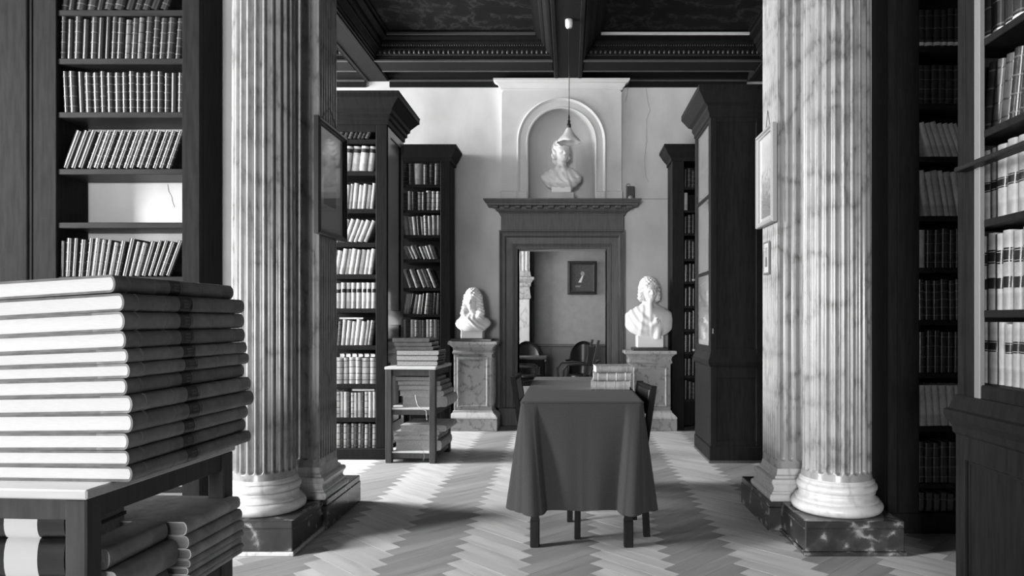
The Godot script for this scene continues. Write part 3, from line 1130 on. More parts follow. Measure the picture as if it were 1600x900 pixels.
func build_middle_case() -> void:
	var D := 6.48
	var cx := -2.0
	var o := thing("bookcase", "tall open bookcase with cornice and panelled end, behind the small book stand", "bookcase", V(cx, 0, -D))
	var x1 := X(587, D) - cx
	var xe := -1.629 - cx
	var x0 := X(512, D) - cx
	var xl := -5.95 - cx
	obj("stile", MB.new().cbox(V(x1, 0.1, -0.04), V(xe, 3.1, 0.0), 0.005).done(), M.wood, o)
	for k in 4:
		obj("stile", MB.new().cbox(V(x0 - 0.1 - k * 1.08, 0.1, -0.04), V(x0 - k * 1.08, 3.1, 0.0), 0.005).done(), M.wood, o)
	# panelled end
	var e := MB.new()
	e.box(V(xe - 0.03, 0.1, -0.65), V(xe - 0.012, 3.1, -0.03))
	obj("end_panel", e.done(), M.wood_polish, o)
	for k in [[-0.13, -0.0], [-0.65, -0.53]]:
		obj("end_stile", MB.new().cbox(V(xe - 0.02, 0.1, k[0]), V(xe, 3.1, k[1] - 0.004), 0.004).done(), M.wood_polish, o)
	for k in [[0.1, 0.3], [1.2, 1.34], [2.92, 3.1]]:
		obj("end_rail", MB.new().cbox(V(xe - 0.02, k[0], -0.54), V(xe - 0.001, k[1], -0.12), 0.004).done(), M.wood_polish, o)
	obj("back_panel", MB.new().box(V(xl, 0.1, -0.65), V(xe - 0.02, 3.1, -0.63)).done(), M.wood, o)
	obj("partition", MB.new().box(V(xl, 0.1, -0.335), V(xe - 0.03, 3.1, -0.32)).done(), M.wood, o)
	obj("plinth", MB.new().cbox(V(xl, 0, -0.65), V(xe + 0.012, 0.1, 0.014), 0.008).done(), M.wood, o)
	obj("cornice", MB.new().mould(xl, xe, 0.0, -0.65, [Vector2(0, 3.0), Vector2(0.01, 3.0), Vector2(0.012, 3.04), Vector2(0.03, 3.05), Vector2(0.03, 3.085), Vector2(0.05, 3.1), Vector2(0.055, 3.13), Vector2(0.085, 3.165), Vector2(0.115, 3.2), Vector2(0.13, 3.21), Vector2(0.13, 3.245), Vector2(0.135, 3.265)]).done(), M.wood, o)
	obj("top_rail", MB.new().cbox(V(x0, 2.94, -0.04), V(x1, 3.1, -0.002), 0.004).done(), M.wood, o)
	var ys := []
	for s in [217, 267, 326, 379, 429, 482, 540, 600, 653, 703]:
		ys.append(Y(s, D))
		shelf_board(o, x0, x1, ys[-1], -0.01, -0.32, 0.04, M.wood)
	var at := func(i: int) -> Transform3D: return Transform3D(Basis(), V(cx, ys[i], -D - 0.016))
	var g := "books in the bookcase behind the small stand"
	var nm := "from the post, %s row, case behind the small stand"
	var w0 := x0 + 0.004
	var w1 := x1 - 0.004
	book_row(at.call(0), w0, w1 - 0.02, rep(["calf", "ribbed"], 9), [18, 24], [0.1, 0.12], 0.2, nm % "top", true, g)
	book_row(at.call(1), w0, w1, rep(["vellum_top"], 6), [6, 6], [0.22, 0.235], 0.2, nm % "second", true, g)
	book_row(at.call(2), w0, w1, rep(["vellum"], 11), [4, 6], [0.215, 0.23], 0.2, nm % "third", true, g)
	book_row(at.call(3), w0, w1, rep(["vellum"], 8), [17, 22], [0.21, 0.22], 0.2, nm % "fourth", true, g)
	book_row(at.call(4), w0, w1, rep(["vellum"], 9), [10, 8], [0.215, 0.235], 0.2, nm % "fifth", true, g)
	book_row(at.call(5), w0, w1, rep(["vellum_lab"], 9), [0.5, 0.5], [0.225, 0.235], 0.2, nm % "sixth", true, g)
	book_row(at.call(6), w0, w1, ["ribbed", "ribbed", "calf", "dull", "vellum", "vellum", "vellum", "vellum", "dull", "calf"], [3, 8], [0.215, 0.235], 0.2, nm % "seventh", true, g)
	book_row(at.call(7), w0, w1, rep(["striped"], 7), [0, 0], [0.23, 0.238], 0.2, nm % "eighth", true, g, [], [1, 1, 0.8, 1, 0.8, 1.2, 0.95])
	book_row(at.call(8), w0, w1, rep(["vellum", "ribbed", "striped", "dull"], 13), [0, 0], [0.225, 0.232], 0.2, nm % "ninth", true, g)
	book_row(at.call(9), w0, w1, rep(["striped", "ribbed"], 13), [0, 1], [0.225, 0.235], 0.2, nm % "bottom", true, g)
	# a few laid flat over the upright ones
	for f in [[6, 0.238, 528, 566, 0.016], [8, 0.24, 548, 584, 0.018]]:
		var wx := X(f[3], D) - X(f[2], D)
		lying("vellum", f[4], 0.17, wx, V(X(f[2], D), ys[f[0]] + f[1] + f[4] / 2 - 0.001, -D - 0.03), 0.0, "vellum_book", "thin pale volume laid flat over the %s row of the case behind the small stand" % ["seventh", "ninth"][0 if f[0] == 6 else 1], g)
	for i in 6:
		var xx := X(529 + i * 9.6, D)
		lying("vellum" if i % 2 == 0 else "dull", 0.03, 0.16, 0.045, V(xx, ys[7] + 0.24 + 0.015, -D - 0.03), 0.0, "vellum_book", "small pocket volume lying %s over the eighth row, case behind small stand" % ["first", "second", "third", "fourth", "fifth", "sixth"][i], g)


# a book laid flat with its foot towards the eye: width wx along x, length len along -z
func lying(kind: String, t: float, len: float, wx: float, at: Vector3, turn: float, called: String, label: String, group: String) -> Node3D:
	var b := Basis(V(0, 1, 0), turn) * Basis(V(0, -1, 0), V(0, 0, -1), V(1, 0, 0))
	var k := put_book(kind, t, len, wx, Transform3D(b, at + Basis(V(0, 1, 0), turn) * V(wx, 0, 0)), called, label, group)
	return k


func build_corner_case() -> void:
	var D := 8.25
	var cx := -1.7
	var o := thing("bookcase", "lower dark bookcase in the corner beside the veined pedestal", "bookcase", V(cx, 0, -D))
	var x0 := X(628, D) - cx
	var x1 := X(688, D) - cx
	var xe := X(703, D) - cx
	var xl := x0 - 0.12
	obj("stile", MB.new().cbox(V(x1, 0, -0.04), V(xe, 3.1, 0.0), 0.005).done(), M.wood, o)
	obj("stile", MB.new().cbox(V(xl, 0, -0.04), V(x0, 3.1, 0.0), 0.005).done(), M.wood, o)
	obj("side_panel", MB.new().cbox(V(xe - 0.03, 0, -0.36), V(xe - 0.004, 3.1, -0.038), 0.004).done(), M.wood, o)
	obj("back_panel", MB.new().box(V(xl, 0, -0.37), V(xe - 0.01, 3.1, -0.355)).done(), M.wood, o)
	obj("cornice", MB.new().mould(xl, xe, 0.0, -0.37, [Vector2(0, 3.06), Vector2(0.012, 3.06), Vector2(0.014, 3.1), Vector2(0.03, 3.115), Vector2(0.05, 3.15), Vector2(0.075, 3.2), Vector2(0.085, 3.205), Vector2(0.085, 3.235)], 3).done(), M.wood, o)
	obj("top_rail", MB.new().cbox(V(x0, 3.04, -0.04), V(x1, 3.09, -0.002), 0.003).done(), M.wood, o)
	var ys := []
	for s in [288, 328, 367, 405, 450, 491, 531, 571]:
		ys.append(Y(s, D))
		shelf_board(o, x0, x1, ys[-1], -0.008, -0.355, 0.034, M.wood)
	var at := func(i: int) -> Transform3D: return Transform3D(Basis(), V(cx, ys[i], -D - 0.012))
	var g := "books in the corner bookcase"
	var nm := "from the post, %s row, corner bookcase beside the pedestal"
	var w0 := x0 + 0.004
	var w1 := x1 - 0.004
	book_row(at.call(0), w0, w1, ["ribbed", "calf", "dull", "calf", "ribbed", "calf"], [-2, 0.5], [0.23, 0.25], 0.18, nm % "top", true, g, [], [0.9, 0.9, 1.8, 1, 1, 1])
	book_row(at.call(1), w0, w1, ["calf", "dull", "ribbed", "striped", "calf", "striped", "striped", "striped"], [0, 0.5], [0.2, 0.225], 0.18, nm % "second", true, g)
	book_row(at.call(2), w0, w1, ["dull", "wrapper", "dull", "calf", "wrapper", "striped", "vellum", "dull", "vellum"], [-8, 0.5], [0.21, 0.225], 0.18, nm % "third", true, g)
	book_row(at.call(3), w0, w1 - 0.02, ["dull", "wrapper", "vellum", "calf", "wrapper", "dull", "vellum", "wrapper", "calf"], [-26, -18], [0.15, 0.165], 0.18, nm % "fourth", true, g)
	book_row(at.call(4), w0, w1, ["vellum", "calf", "vellum", "ribbed", "vellum", "dull", "ribbed", "vellum", "ribbed"], [-20, -22], [0.215, 0.23], 0.18, nm % "fifth", true, g)
	book_row(at.call(5), w0, w1, ["vellum", "vellum", "ribbed", "dull", "vellum", "ribbed", "striped", "calf", "ribbed", "calf"], [11, 3], [0.225, 0.24], 0.18, nm % "sixth", true, g)
	book_row(at.call(6), w0, w1, rep(["dull", "calf", "vellum", "striped"], 10), [0, 0], [0.22, 0.235], 0.18, nm % "lowest", true, g)


func build_shaded_case() -> void:
	var D := 8.25
	var cx := 1.5
	var o := thing("bookcase", "lower dark bookcase in shade behind the robed bust", "bookcase", V(cx, 0, -D))
	var xe := X(1050, D) - cx
	var x0 := X(1069, D) - cx
	var x1 := x0 + 0.3
	obj("stile", MB.new().cbox(V(xe, 0, -0.04), V(x0, 3.1, 0.0), 0.005).done(), M.wood, o)
	obj("stile", MB.new().cbox(V(x1, 0, -0.04), V(x1 + 0.15, 3.1, 0.0), 0.005).done(), M.wood, o)
	obj("side_panel", MB.new().cbox(V(xe, 0, -0.36), V(xe + 0.03, 3.1, -0.038), 0.004).done(), M.wood, o)
	obj("back_panel", MB.new().box(V(xe + 0.01, 0, -0.37), V(x1 + 0.15, 3.1, -0.355)).done(), M.wood, o)
	obj("cornice", MB.new().mould(xe, x1 + 0.15, 0.0, -0.37, [Vector2(0, 3.06), Vector2(0.012, 3.06), Vector2(0.014, 3.1), Vector2(0.03, 3.115), Vector2(0.06, 3.15), Vector2(0.09, 3.2), Vector2(0.1, 3.205), Vector2(0.1, 3.235)], 3).done(), M.wood, o)
	var i := 0
	for s in [292, 328, 364, 404, 440, 478, 514, 550, 587, 624]:
		var y := Y(s, D)
		shelf_board(o, x0, x1, y, -0.008, -0.355, 0.03, M.wood)
		book_row(Transform3D(Basis(), V(cx, y, -D - 0.02)), x0 + 0.004, x0 + 0.135, [["plain_dark", "ribbed", "ribbed"], ["ribbed", "plain_dark", "white_foot"], ["plain_dark", "ribbed", "plain_dark"]][i % 3] if i != 1 else ["vellum_dull", "", ""].map(func(q): return "dull" if q else ""), [0, 0], [0.19, 0.215], 0.18, "from the post, %s row, shaded case behind the robed bust" % (["top", "second", "third", "fourth", "fifth", "sixth", "seventh", "eighth", "ninth", "bottom"][i]), false, "books in the shaded bookcase")
		i += 1


func build_glazed_cabinet() -> void:
	var D := 6.33
	var xl := 1.238
	var o := thing("glazed_cabinet", "tall dark cabinet with panelled end and glass front facing the aisle", "cabinet", V(xl, 0, -D))
	var w := 1.2
	var dp := 0.75
	# panelled end, towards the eye
	obj("end_panel", MB.new().box(V(0.02, 0.1, -0.03), V(w, 3.14, -0.012)).done(), M.wood, o)
	for k in [[0.0, 0.057], [0.4, 0.47], [0.85, 0.92]]:
		obj("end_stile", MB.new().cbox(V(k[0], 0.1, -0.03), V(k[1], 3.14, 0.0), 0.004).done(), M.wood, o)
	for k in [[0.1, 0.19], [0.74, 1.0], [2.98, 3.14]]:
		obj("end_rail", MB.new().cbox(V(0.05, k[0], -0.03), V(w, k[1], -0.002), 0.004).done(), M.wood, o)
	obj("keyhole_plate", MB.new().cbox(V(0.018, 1.13, 0.0), V(0.026, 1.175, 0.002), 0.001).done(), M.brass, o)
	obj("waist_moulding", MB.new().mould(0.0, w, 0.0, -dp, [Vector2(0, 0.84), Vector2(0.012, 0.85), Vector2(0.02, 0.88), Vector2(0.02, 0.9), Vector2(0.008, 0.93), Vector2(0, 0.96)]).done(), M.wood, o)
	# glass front, towards the aisle
	obj("front_stile", MB.new().cbox(V(0.0, 0.96, -0.09), V(0.03, 3.14, -0.03), 0.004).done(), M.wood, o)
	obj("front_stile", MB.new().cbox(V(0.0, 0.96, -dp), V(0.03, 3.14, -dp + 0.07), 0.004).done(), M.wood, o)
	for y in [[0.93, 1.02], [1.66, 1.69], [2.34, 2.37], [3.0, 3.14]]:
		obj("front_rail", MB.new().cbox(V(0.001, y[0], -dp + 0.06), V(0.028, y[1], -0.08), 0.003).done(), M.wood, o)
	for y in [[1.02, 1.66], [1.69, 2.34], [2.37, 3.0]]:
		obj("pane", MB.new().box(V(0.012, y[0], -dp + 0.06), V(0.016, y[1], -0.08)).done(), M.glass, o)
	obj("lower_front", MB.new().cbox(V(0.0, 0.1, -dp), V(0.03, 0.86, -0.03), 0.004).done(), M.wood, o)
	obj("back_board", MB.new().box(V(w - 0.02, 0.1, -dp), V(w, 3.14, -0.03)).done(), M.wood, o)
	obj("far_side", MB.new().box(V(0.0, 0.1, -dp - 0.02), V(w, 3.14, -dp)).done(), M.wood, o)
	obj("inner_back", MB.new().box(V(0.3, 0.96, -dp + 0.01), V(0.32, 3.1, -0.04)).done(), M.buckram, o)
	for i in 6:
		obj("shelf", MB.new().box(V(0.05, 1.02 + i * 0.33, -dp + 0.01), V(0.3, 1.045 + i * 0.33, -0.04)).done(), M.wood, o)
	obj("plinth", MB.new().cbox(V(-0.012, 0.02, -dp), V(w, 0.14, 0.012), 0.006).done(), M.wood, o)
	obj("foot_strip", MB.new().cbox(V(-0.016, 0.0, -dp), V(w, 0.022, 0.014), 0.004).done(), M.wood_door, o)
	obj("cornice", MB.new().mould(0.0, w, 0.0, -dp, [Vector2(0, 3.02), Vector2(0.012, 3.03), Vector2(0.014, 3.06), Vector2(0.03, 3.09), Vector2(0.03, 3.12), Vector2(0.06, 3.14), Vector2(0.1, 3.2), Vector2(0.12, 3.23), Vector2(0.12, 3.275)]).done(), M.wood, o)
	for i in 4:
		var row := []
		for k in 9:
			row.append(["vellum", "dull", "calf", "striped"][(k + i) % 4])
		book_row(Transform3D(Basis(V(0, 1, 0), -PI / 2), V(xl + 0.1, 1.046 + i * 0.33, -D - 0.66)), 0.0, 0.55, row, [0, 0], [0.22, 0.27], 0.15, "from the far end, %s shelf inside the glazed cabinet" % ["lowest", "second", "third", "fourth"][i], false, "books behind the glass front")


func build_right_case() -> void:
	var D := 4.24
	var cx := 2.1
	var xs := 1.872 - cx
	var x0 := X(1437, D) - cx
	var x1 := x0 + 0.55
	var o := thing("bookcase", "dark bookcase in shade between the bright column and the nearest case", "bookcase", V(cx, 0, -D))
	obj("stile", MB.new().cbox(V(xs, 0, -0.04), V(x0, 4.3, 0.0), 0.005).done(), M.wood, o)
	obj("stile", MB.new().cbox(V(x1, 0, -0.04), V(x1 + 0.13, 4.3, 0.0), 0.005).done(), M.wood, o)
	obj("side_panel", MB.new().cbox(V(xs, 0, -0.235), V(xs + 0.03, 4.3, -0.038), 0.003).done(), M.wood, o)
	obj("bead_moulding", MB.new().smooth(true).tube([V(X(1403, D) - cx, 0.1, 0.002), V(X(1403, D) - cx, 4.3, 0.002)], 0.006, 8).done(), M.wood, o)
	obj("back_panel", MB.new().box(V(xs + 0.01, 0, -0.24), V(x1 + 0.13, 4.3, -0.23)).done(), M.wood, o)
	obj("plinth", MB.new().cbox(V(xs - 0.01, 0, -0.23), V(x1 + 0.13, 0.12, 0.012), 0.006).done(), M.wood, o)
	var rows := [[72, ["white_foot"], [0, 0], 0.23], [161, ["ribbed"], [0, 0], 0.235], [244, ["wrapper"], [-17, -20], 0.215], [337, ["dull", "wrapper"], [-9, -10], 0.27], [418, ["ribbed"], [0, 0], 0.235], [500, ["gilt"], [-1, -1], 0.24], [583, ["ribbed"], [0, 0], 0.245], [667, ["wrapper"], [-4, -4], 0.245], [756, ["ribbed"], [0, 0], 0.24], [836, ["white_foot"], [0, 0], 0.24]]
	for i in rows.size():
		var r = rows[i]
		var y := Y(r[0], D)
		shelf_board(o, x0, x1, y, -0.012, -0.23, 0.03, M.wood)
		var kinds := rep(r[1], 7)
		if i == 4:
			kinds[0] = "dull"
		book_row(Transform3D(Basis(), V(cx, y, -D - 0.02)), x0 + 0.004, x0 + 0.31, kinds, r[2], [r[3] - 0.008, r[3]], 0.19, "from the column, %s row, shaded case beside the nearest case" % ["top", "second", "third", "fourth", "fifth", "sixth", "seventh", "eighth", "ninth", "bottom"][i], false, "books in the shaded case beside the nearest case")


func build_near_case() -> void:
	var xp := 1.67
	var o := thing("bookcase", "nearest tall dark bookcase with cupboard base and heavy pale volumes", "bookcase", V(xp, 0, -3.0))
	# local z: 0 at depth 3.0; the far end at -0.13, the near end towards the eye
	var zf := -0.115
	var zo := 0.056
	var zn := 1.5
	obj("stile", MB.new().cbox(V(0.003, 0.86, zf), V(0.03, 4.3, 0.015), 0.004).done(), M.wood, o)
	obj("stile_bead", MB.new().smooth(true).tube([V(0.003, 0.9, zf + 0.06), V(0.003, 4.3, zf + 0.06)], 0.005, 8).done(), M.wood, o)
	obj("stile_edge", MB.new().cbox(V(0.001, 0.9, 0.015), V(0.024, 4.3, zo), 0.003).done(), M.edge_lit_wood, o)
	obj("far_side", MB.new().box(V(0.01, 0.0, zf), V(0.45, 4.3, zf + 0.03)).done(), M.wood, o)
	obj("back_panel", MB.new().box(V(0.43, 0.0, zf), V(0.45, 4.3, zn)).done(), M.wood, o)
	var ys := []
	for s in [-115, 36, 187, 335, 484]:
		var y := Y(s, 1.67 * F / (1565 - 889))
		ys.append(y)
		obj("shelf", MB.new().cbox(V(0.02, y - 0.03, zf + 0.03), V(0.43, y, zn), 0.003).done(), M.wood, o)
	ys.append(0.985)
	obj("reading_rail", MB.new().cbox(V(-0.045, 1.873, zf + 0.06), V(0.012, 1.893, zn), 0.004).done(), M.shelf, o)
	# lower cupboard
	obj("cupboard_top", MB.new().cbox(V(0.008, 0.92, zf + 0.004), V(0.43, 0.985, zn), 0.006).done(), M.wood, o)
	obj("ledge_moulding", MB.new().mould(-0.005, 0.43, zn, zf, [Vector2(0, 0.76), Vector2(0.008, 0.77), Vector2(0.012, 0.8), Vector2(0.03, 0.83), Vector2(0.035, 0.845), Vector2(0.035, 0.865), Vector2(0.02, 0.872), Vector2(0.0, 0.93)]).done(), M.wood, o)
	obj("cupboard_front", MB.new().box(V(0.012, 0.0, zf), V(0.03, 0.78, zn)).done(), M.wood, o)
	obj("cupboard_stile", MB.new().cbox(V(-0.005, 0.0, zf), V(0.02, 0.77, zf + 0.07), 0.003).done(), M.wood, o)
	obj("cupboard_stile", MB.new().cbox(V(-0.005, 0.0, 0.85), V(0.02, 0.77, 0.95), 0.003).done(), M.wood, o)
	obj("cupboard_rail", MB.new().cbox(V(-0.004, 0.66, zf + 0.06), V(0.02, 0.77, zn), 0.003).done(), M.wood, o)
	obj("cupboard_rail", MB.new().cbox(V(-0.004, 0.0, zf + 0.06), V(0.02, 0.16, zn), 0.003).done(), M.wood, o)
	obj("panel_bead", MB.new().smooth(true).tube([V(0.012, 0.16, zf + 0.085), V(0.012, 0.655, zf + 0.085), V(0.012, 0.655, 0.84)], 0.008, 8).done(), M.wood, o)
	var base := Basis(V(0, 1, 0), -PI / 2)
	var g := "heavy volumes in the nearest case"
	var nm := "from the far post, %s row, nearest tall case"
	var at := func(i: int) -> Transform3D: return Transform3D(base, V(xp + 0.075, ys[i], -3.0))
	book_row(at.call(1), -0.08, 0.6, rep(["white_foot"], 9), [0, 0], [0.3, 0.31], 0.22, nm % "top", false, g)
	book_row(at.call(2), -0.08, 0.6, rep(["ribbed", "calf", "calf", "ribbed"], 10), [8, 8], [0.28, 0.3], 0.22, nm % "second", false, g)
	book_row(at.call(3), -0.08, 0.6, rep(["vellum_mid"], 11), [0, 0], [0.3, 0.315], 0.22, nm % "third", false, g)
	book_row(at.call(4), -0.08, 0.6, rep(["vellum_high"], 12), [0, 0], [0.305, 0.32], 0.22, nm % "fourth", false, g)
	book_row(at.call(5), -0.08, 0.6, rep(["vellum_band", "vellum_band", "pale_striped", "vellum_band"], 13), [0, 0], [0.25, 0.26], 0.22, nm % "bottom", false, g)


# ------------------------------------------------------------------ pedestals and busts
func pedestal(called: String, label: String, cx: float, d: float, h: float, w: float, m: Material, foot: Material) -> void:
	var o := thing(called, label, "pedestal", V(cx, 0, -d))
	var hw := w / 2
	var hd := 0.15
	obj("foot", MB.new().cbox(V(-hw - 0.065, 0, -hd - 0.065), V(hw + 0.065, 0.135, hd + 0.065), 0.005).done(), foot, o)
	obj("foot_moulding", MB.new().mould(-hw, hw, hd, -hd, [Vector2(0.065, 0.135), Vector2(0.065, 0.15), Vector2(0.055, 0.165), Vector2(0.03, 0.19), Vector2(0.012, 0.205), Vector2(0.012, 0.22), Vector2(0, 0.225)]).done(), M.marble_base, o)
	obj("shaft", MB.new().cbox(V(-hw, 0.2, -hd), V(hw, h - 0.14, hd), 0.004).done(), m, o)
	var fr := MB.new()
	fr.frame(-hw + 0.055, hw - 0.055, 0.28, h - 0.2, [Vector2(-0.012, 0.001), Vector2(0, 0.013), Vector2(0.012, 0.013), Vector2(0.018, 0.0)])
	fr.box(V(-hw + 0.064, 0.29, -0.01), V(hw - 0.064, h - 0.21, 0.003))
	obj("panel", fr.done(), m, o, V(0, 0, hd))
	var side := MB.new()
	side.T = Transform3D(Basis(V(0, 1, 0), PI / 2 if cx < 0 else -PI / 2), V(hw if cx < 0 else -hw, 0, 0))
	side.frame(-hd + 0.05, hd - 0.05, 0.28, h - 0.2, [Vector2(-0.012, 0.001), Vector2(0, 0.013), Vector2(0.012, 0.013), Vector2(0.018, 0.0)])
	obj("side_panel", side.done(), m, o)
	obj("cap", MB.new().mould(-hw, hw, hd, -hd, [Vector2(0, h - 0.15), Vector2(0.012, h - 0.145), Vector2(0.018, h - 0.13), Vector2(0.012, h - 0.115), Vector2(0.006, h - 0.1), Vector2(0.015, h - 0.07), Vector2(0.045, h - 0.04), Vector2(0.06, h - 0.035), Vector2(0.06, h - 0.008), Vector2(0.055, h)]).done(), m, o)


func smin(a: float, b: float, k: float) -> float:
	var h := maxf(k - absf(a - b), 0.0) / k
	return minf(a, b) - h * h * k * 0.25


func ell(p: Vector3, c: Vector3, r: Vector3) -> float:
	var q := (p - c) / r
	var k0 := q.length()
	var k1 := (q / r).length()
	return k0 * (k0 - 1.0) / maxf(k1, 1e-5)


func cap(p: Vector3, a: Vector3, b: Vector3, ra: float, rb: float) -> float:
	var ab := b - a
	var t := clampf((p - a).dot(ab) / ab.length_squared(), 0.0, 1.0)
	return p.distance_to(a + ab * t) - lerpf(ra, rb, t)


# surface nets over a field; blocks far from the surface are skipped
func net(f: Callable, lo: Vector3, hi: Vector3, cell: float) -> ArrayMesh:
	var nx := int(ceil((hi.x - lo.x) / cell)) + 1
	var ny := int(ceil((hi.y - lo.y) / cell)) + 1
	var nz := int(ceil((hi.z - lo.z) / cell)) + 1
	var val := PackedFloat32Array()
	val.resize(nx * ny * nz)
	val.fill(1.0)
	var bs := 6
	for bz in range(0, nz, bs):
		for by in range(0, ny, bs):
			for bx in range(0, nx, bs):
				var c := lo + V(bx + bs * 0.5, by + bs * 0.5, bz + bs * 0.5) * cell
				var d: float = f.call(c)
				var far := absf(d) > cell * bs * 1.02
				for z in range(bz, mini(bz + bs, nz)):
					for y in range(by, mini(by + bs, ny)):
						var row := (z * ny + y) * nx
						for x in range(bx, mini(bx + bs, nx)):
							val[row + x] = d if far else f.call(lo + V(x, y, z) * cell)
	var ids := PackedInt32Array()
	ids.resize(nx * ny * nz)
	ids.fill(-1)
	var pts := PackedVector3Array()
	var nrm := PackedVector3Array()
	var idx := PackedInt32Array()
	var off := [0, 1, nx, nx + 1, nx * ny, nx * ny + 1, nx * ny + nx, nx * ny + nx + 1]
	var edges := [[0, 1], [2, 3], [4, 5], [6, 7], [0, 2], [1, 3], [4, 6], [5, 7], [0, 4], [1, 5], [2, 6], [3, 7]]
	for z in nz - 1:
		for y in ny - 1:
			for x in nx - 1:
				var at := (z * ny + y) * nx + x
				var m := 0
				for k in 8:
					if val[at + off[k]] < 0.0:
						m |= 1 << k
				if m == 0 or m == 255:
					continue
				var s := Vector3.ZERO
				var n := 0
				for e in edges:
					var a: float = val[at + off[e[0]]]
					var b: float = val[at + off[e[1]]]
					if (a < 0.0) != (b < 0.0):
						var t := a / (a - b)
						var pa := V(e[0] & 1, (e[0] >> 1) & 1, e[0] >> 2)
						var pb := V(e[1] & 1, (e[1] >> 1) & 1, e[1] >> 2)
						s += pa.lerp(pb, t)
						n += 1
				ids[at] = pts.size()
				pts.append(lo + (V(x, y, z) + s / n) * cell)
				var g := V(0, 0, 0)
				for k in 8:
					var v: float = val[at + off[k]]
					g += V(v if k & 1 else -v, v if k & 2 else -v, v if k & 4 else -v)
				nrm.append(g.normalized())
	for z in range(1, nz - 1):
		for y in range(1, ny - 1):
			for x in range(1, nx - 1):
				var at := (z * ny + y) * nx + x
				var a := val[at] < 0.0
				for ax in 3:
					var st: int = [1, nx, nx * ny][ax]
					if a == (val[at + st] < 0.0):
						continue
					var u: int = [nx, nx * ny, 1][ax]
					var w: int = [nx * ny, 1, nx][ax]
					var q := [ids[at - u - w], ids[at - w], ids[at], ids[at - u]]
					if q.min() < 0:
						continue
					if a:
						idx.append_array([q[0], q[2], q[1], q[0], q[3], q[2]])
					else:
						idx.append_array([q[0], q[1], q[2], q[0], q[2], q[3]])
	var arr := []
	arr.resize(Mesh.ARRAY_MAX)
	arr[Mesh.ARRAY_VERTEX] = pts
	arr[Mesh.ARRAY_NORMAL] = nrm
	arr[Mesh.ARRAY_INDEX] = idx
	var out := ArrayMesh.new()
	out.add_surface_from_arrays(Mesh.PRIMITIVE_TRIANGLES, arr)
	return out


# a head whose chin is near y = 0, facing +z; hair: 0 long curled wig, 1 short curled wig, 2 swept-back locks
func head_field(p: Vector3, hair: int) -> float:
	var q := V(absf(p.x), p.y, p.z)
	var d := ell(p, V(0, 0.135, -0.012), V(0.078, 0.1, 0.096))
	d = smin(d, ell(p, V(0, 0.07, 0.022), V(0.06, 0.082, 0.072)), 0.03)
	d = smin(d, ell(p, V(0, 0.018, 0.055), V(0.026, 0.022, 0.026)), 0.025)
	d = smin(d, cap(q, V(0.012, 0.112, 0.083), V(0.045, 0.115, 0.066), 0.009, 0.009), 0.014)
	d = smin(d, cap(q, V(0.046, 0.076, 0.058), V(0.03, 0.05, 0.062), 0.016, 0.014), 0.02)
	d = maxf(d, -ell(q, V(0.031, 0.094, 0.092), V(0.019, 0.011, 0.014)))
	d = smin(d, ell(q, V(0.031, 0.094, 0.076), V(0.014, 0.011, 0.011)), 0.004)
	d = smin(d, cap(p, V(0, 0.108, 0.087), V(0, 0.07, 0.107), 0.008, 0.012), 0.012)
	d = smin(d, ell(q, V(0.012, 0.067, 0.097), V(0.009, 0.008, 0.01)), 0.008)
	d = smin(d, cap(q, V(0, 0.046, 0.092), V(0.018, 0.044, 0.083), 0.006, 0.003), 0.006)
	d = smin(d, cap(q, V(0, 0.034, 0.09), V(0.015, 0.036, 0.082), 0.007, 0.003), 0.006)
	var hr := ell(p, V(0, 0.15, -0.025), V(0.098 if hair < 2 else 0.09, 0.108, 0.112))
	# the face stays open
	hr = maxf(hr, -ell(p, V(0, 0.078, 0.11), V(0.066, 0.11, 0.1)))
	var curl := 0.0
	if hair == 0:
		hr = smin(hr, cap(q, V(0.082, 0.14, 0.0), V(0.1, -0.04, 0.01), 0.036, 0.045), 0.03)
		hr = smin(hr, cap(q, V(0.1, -0.04, 0.0), V(0.095, -0.1, 0.025), 0.042, 0.03), 0.03)
		hr = smin(hr, ell(p, V(0, 0.0, -0.085), V(0.1, 0.14, 0.05)), 0.03)
		curl = 0.007 * sin(p.y * 130.0 + sin(p.z * 70.0) * 1.6) * sin(atan2(p.x, p.z) * 9.0 + p.y * 40.0)
	elif hair == 1:
		hr = smin(hr, cap(q, V(0.085, 0.13, -0.01), V(0.088, 0.03, -0.01), 0.03, 0.034), 0.03)
		hr = smin(hr, ell(p, V(0, 0.06, -0.08), V(0.09, 0.09, 0.05)), 0.03)
		curl = 0.006 * sin(p.y * 170.0) * cos(atan2(p.x, p.z) * 11.0)
	else:
		hr = smin(hr, cap(q, V(0.078, 0.15, 0.0), V(0.085, 0.05, -0.02), 0.022, 0.03), 0.03)
		hr = smin(hr, ell(p, V(0, 0.06, -0.08), V(0.08, 0.09, 0.045)), 0.03)
		curl = 0.007 * sin(p.y * 90.0 + p.x * 60.0 + sin(p.z * 50.0) * 2.0)
	return minf(d, hr + curl)


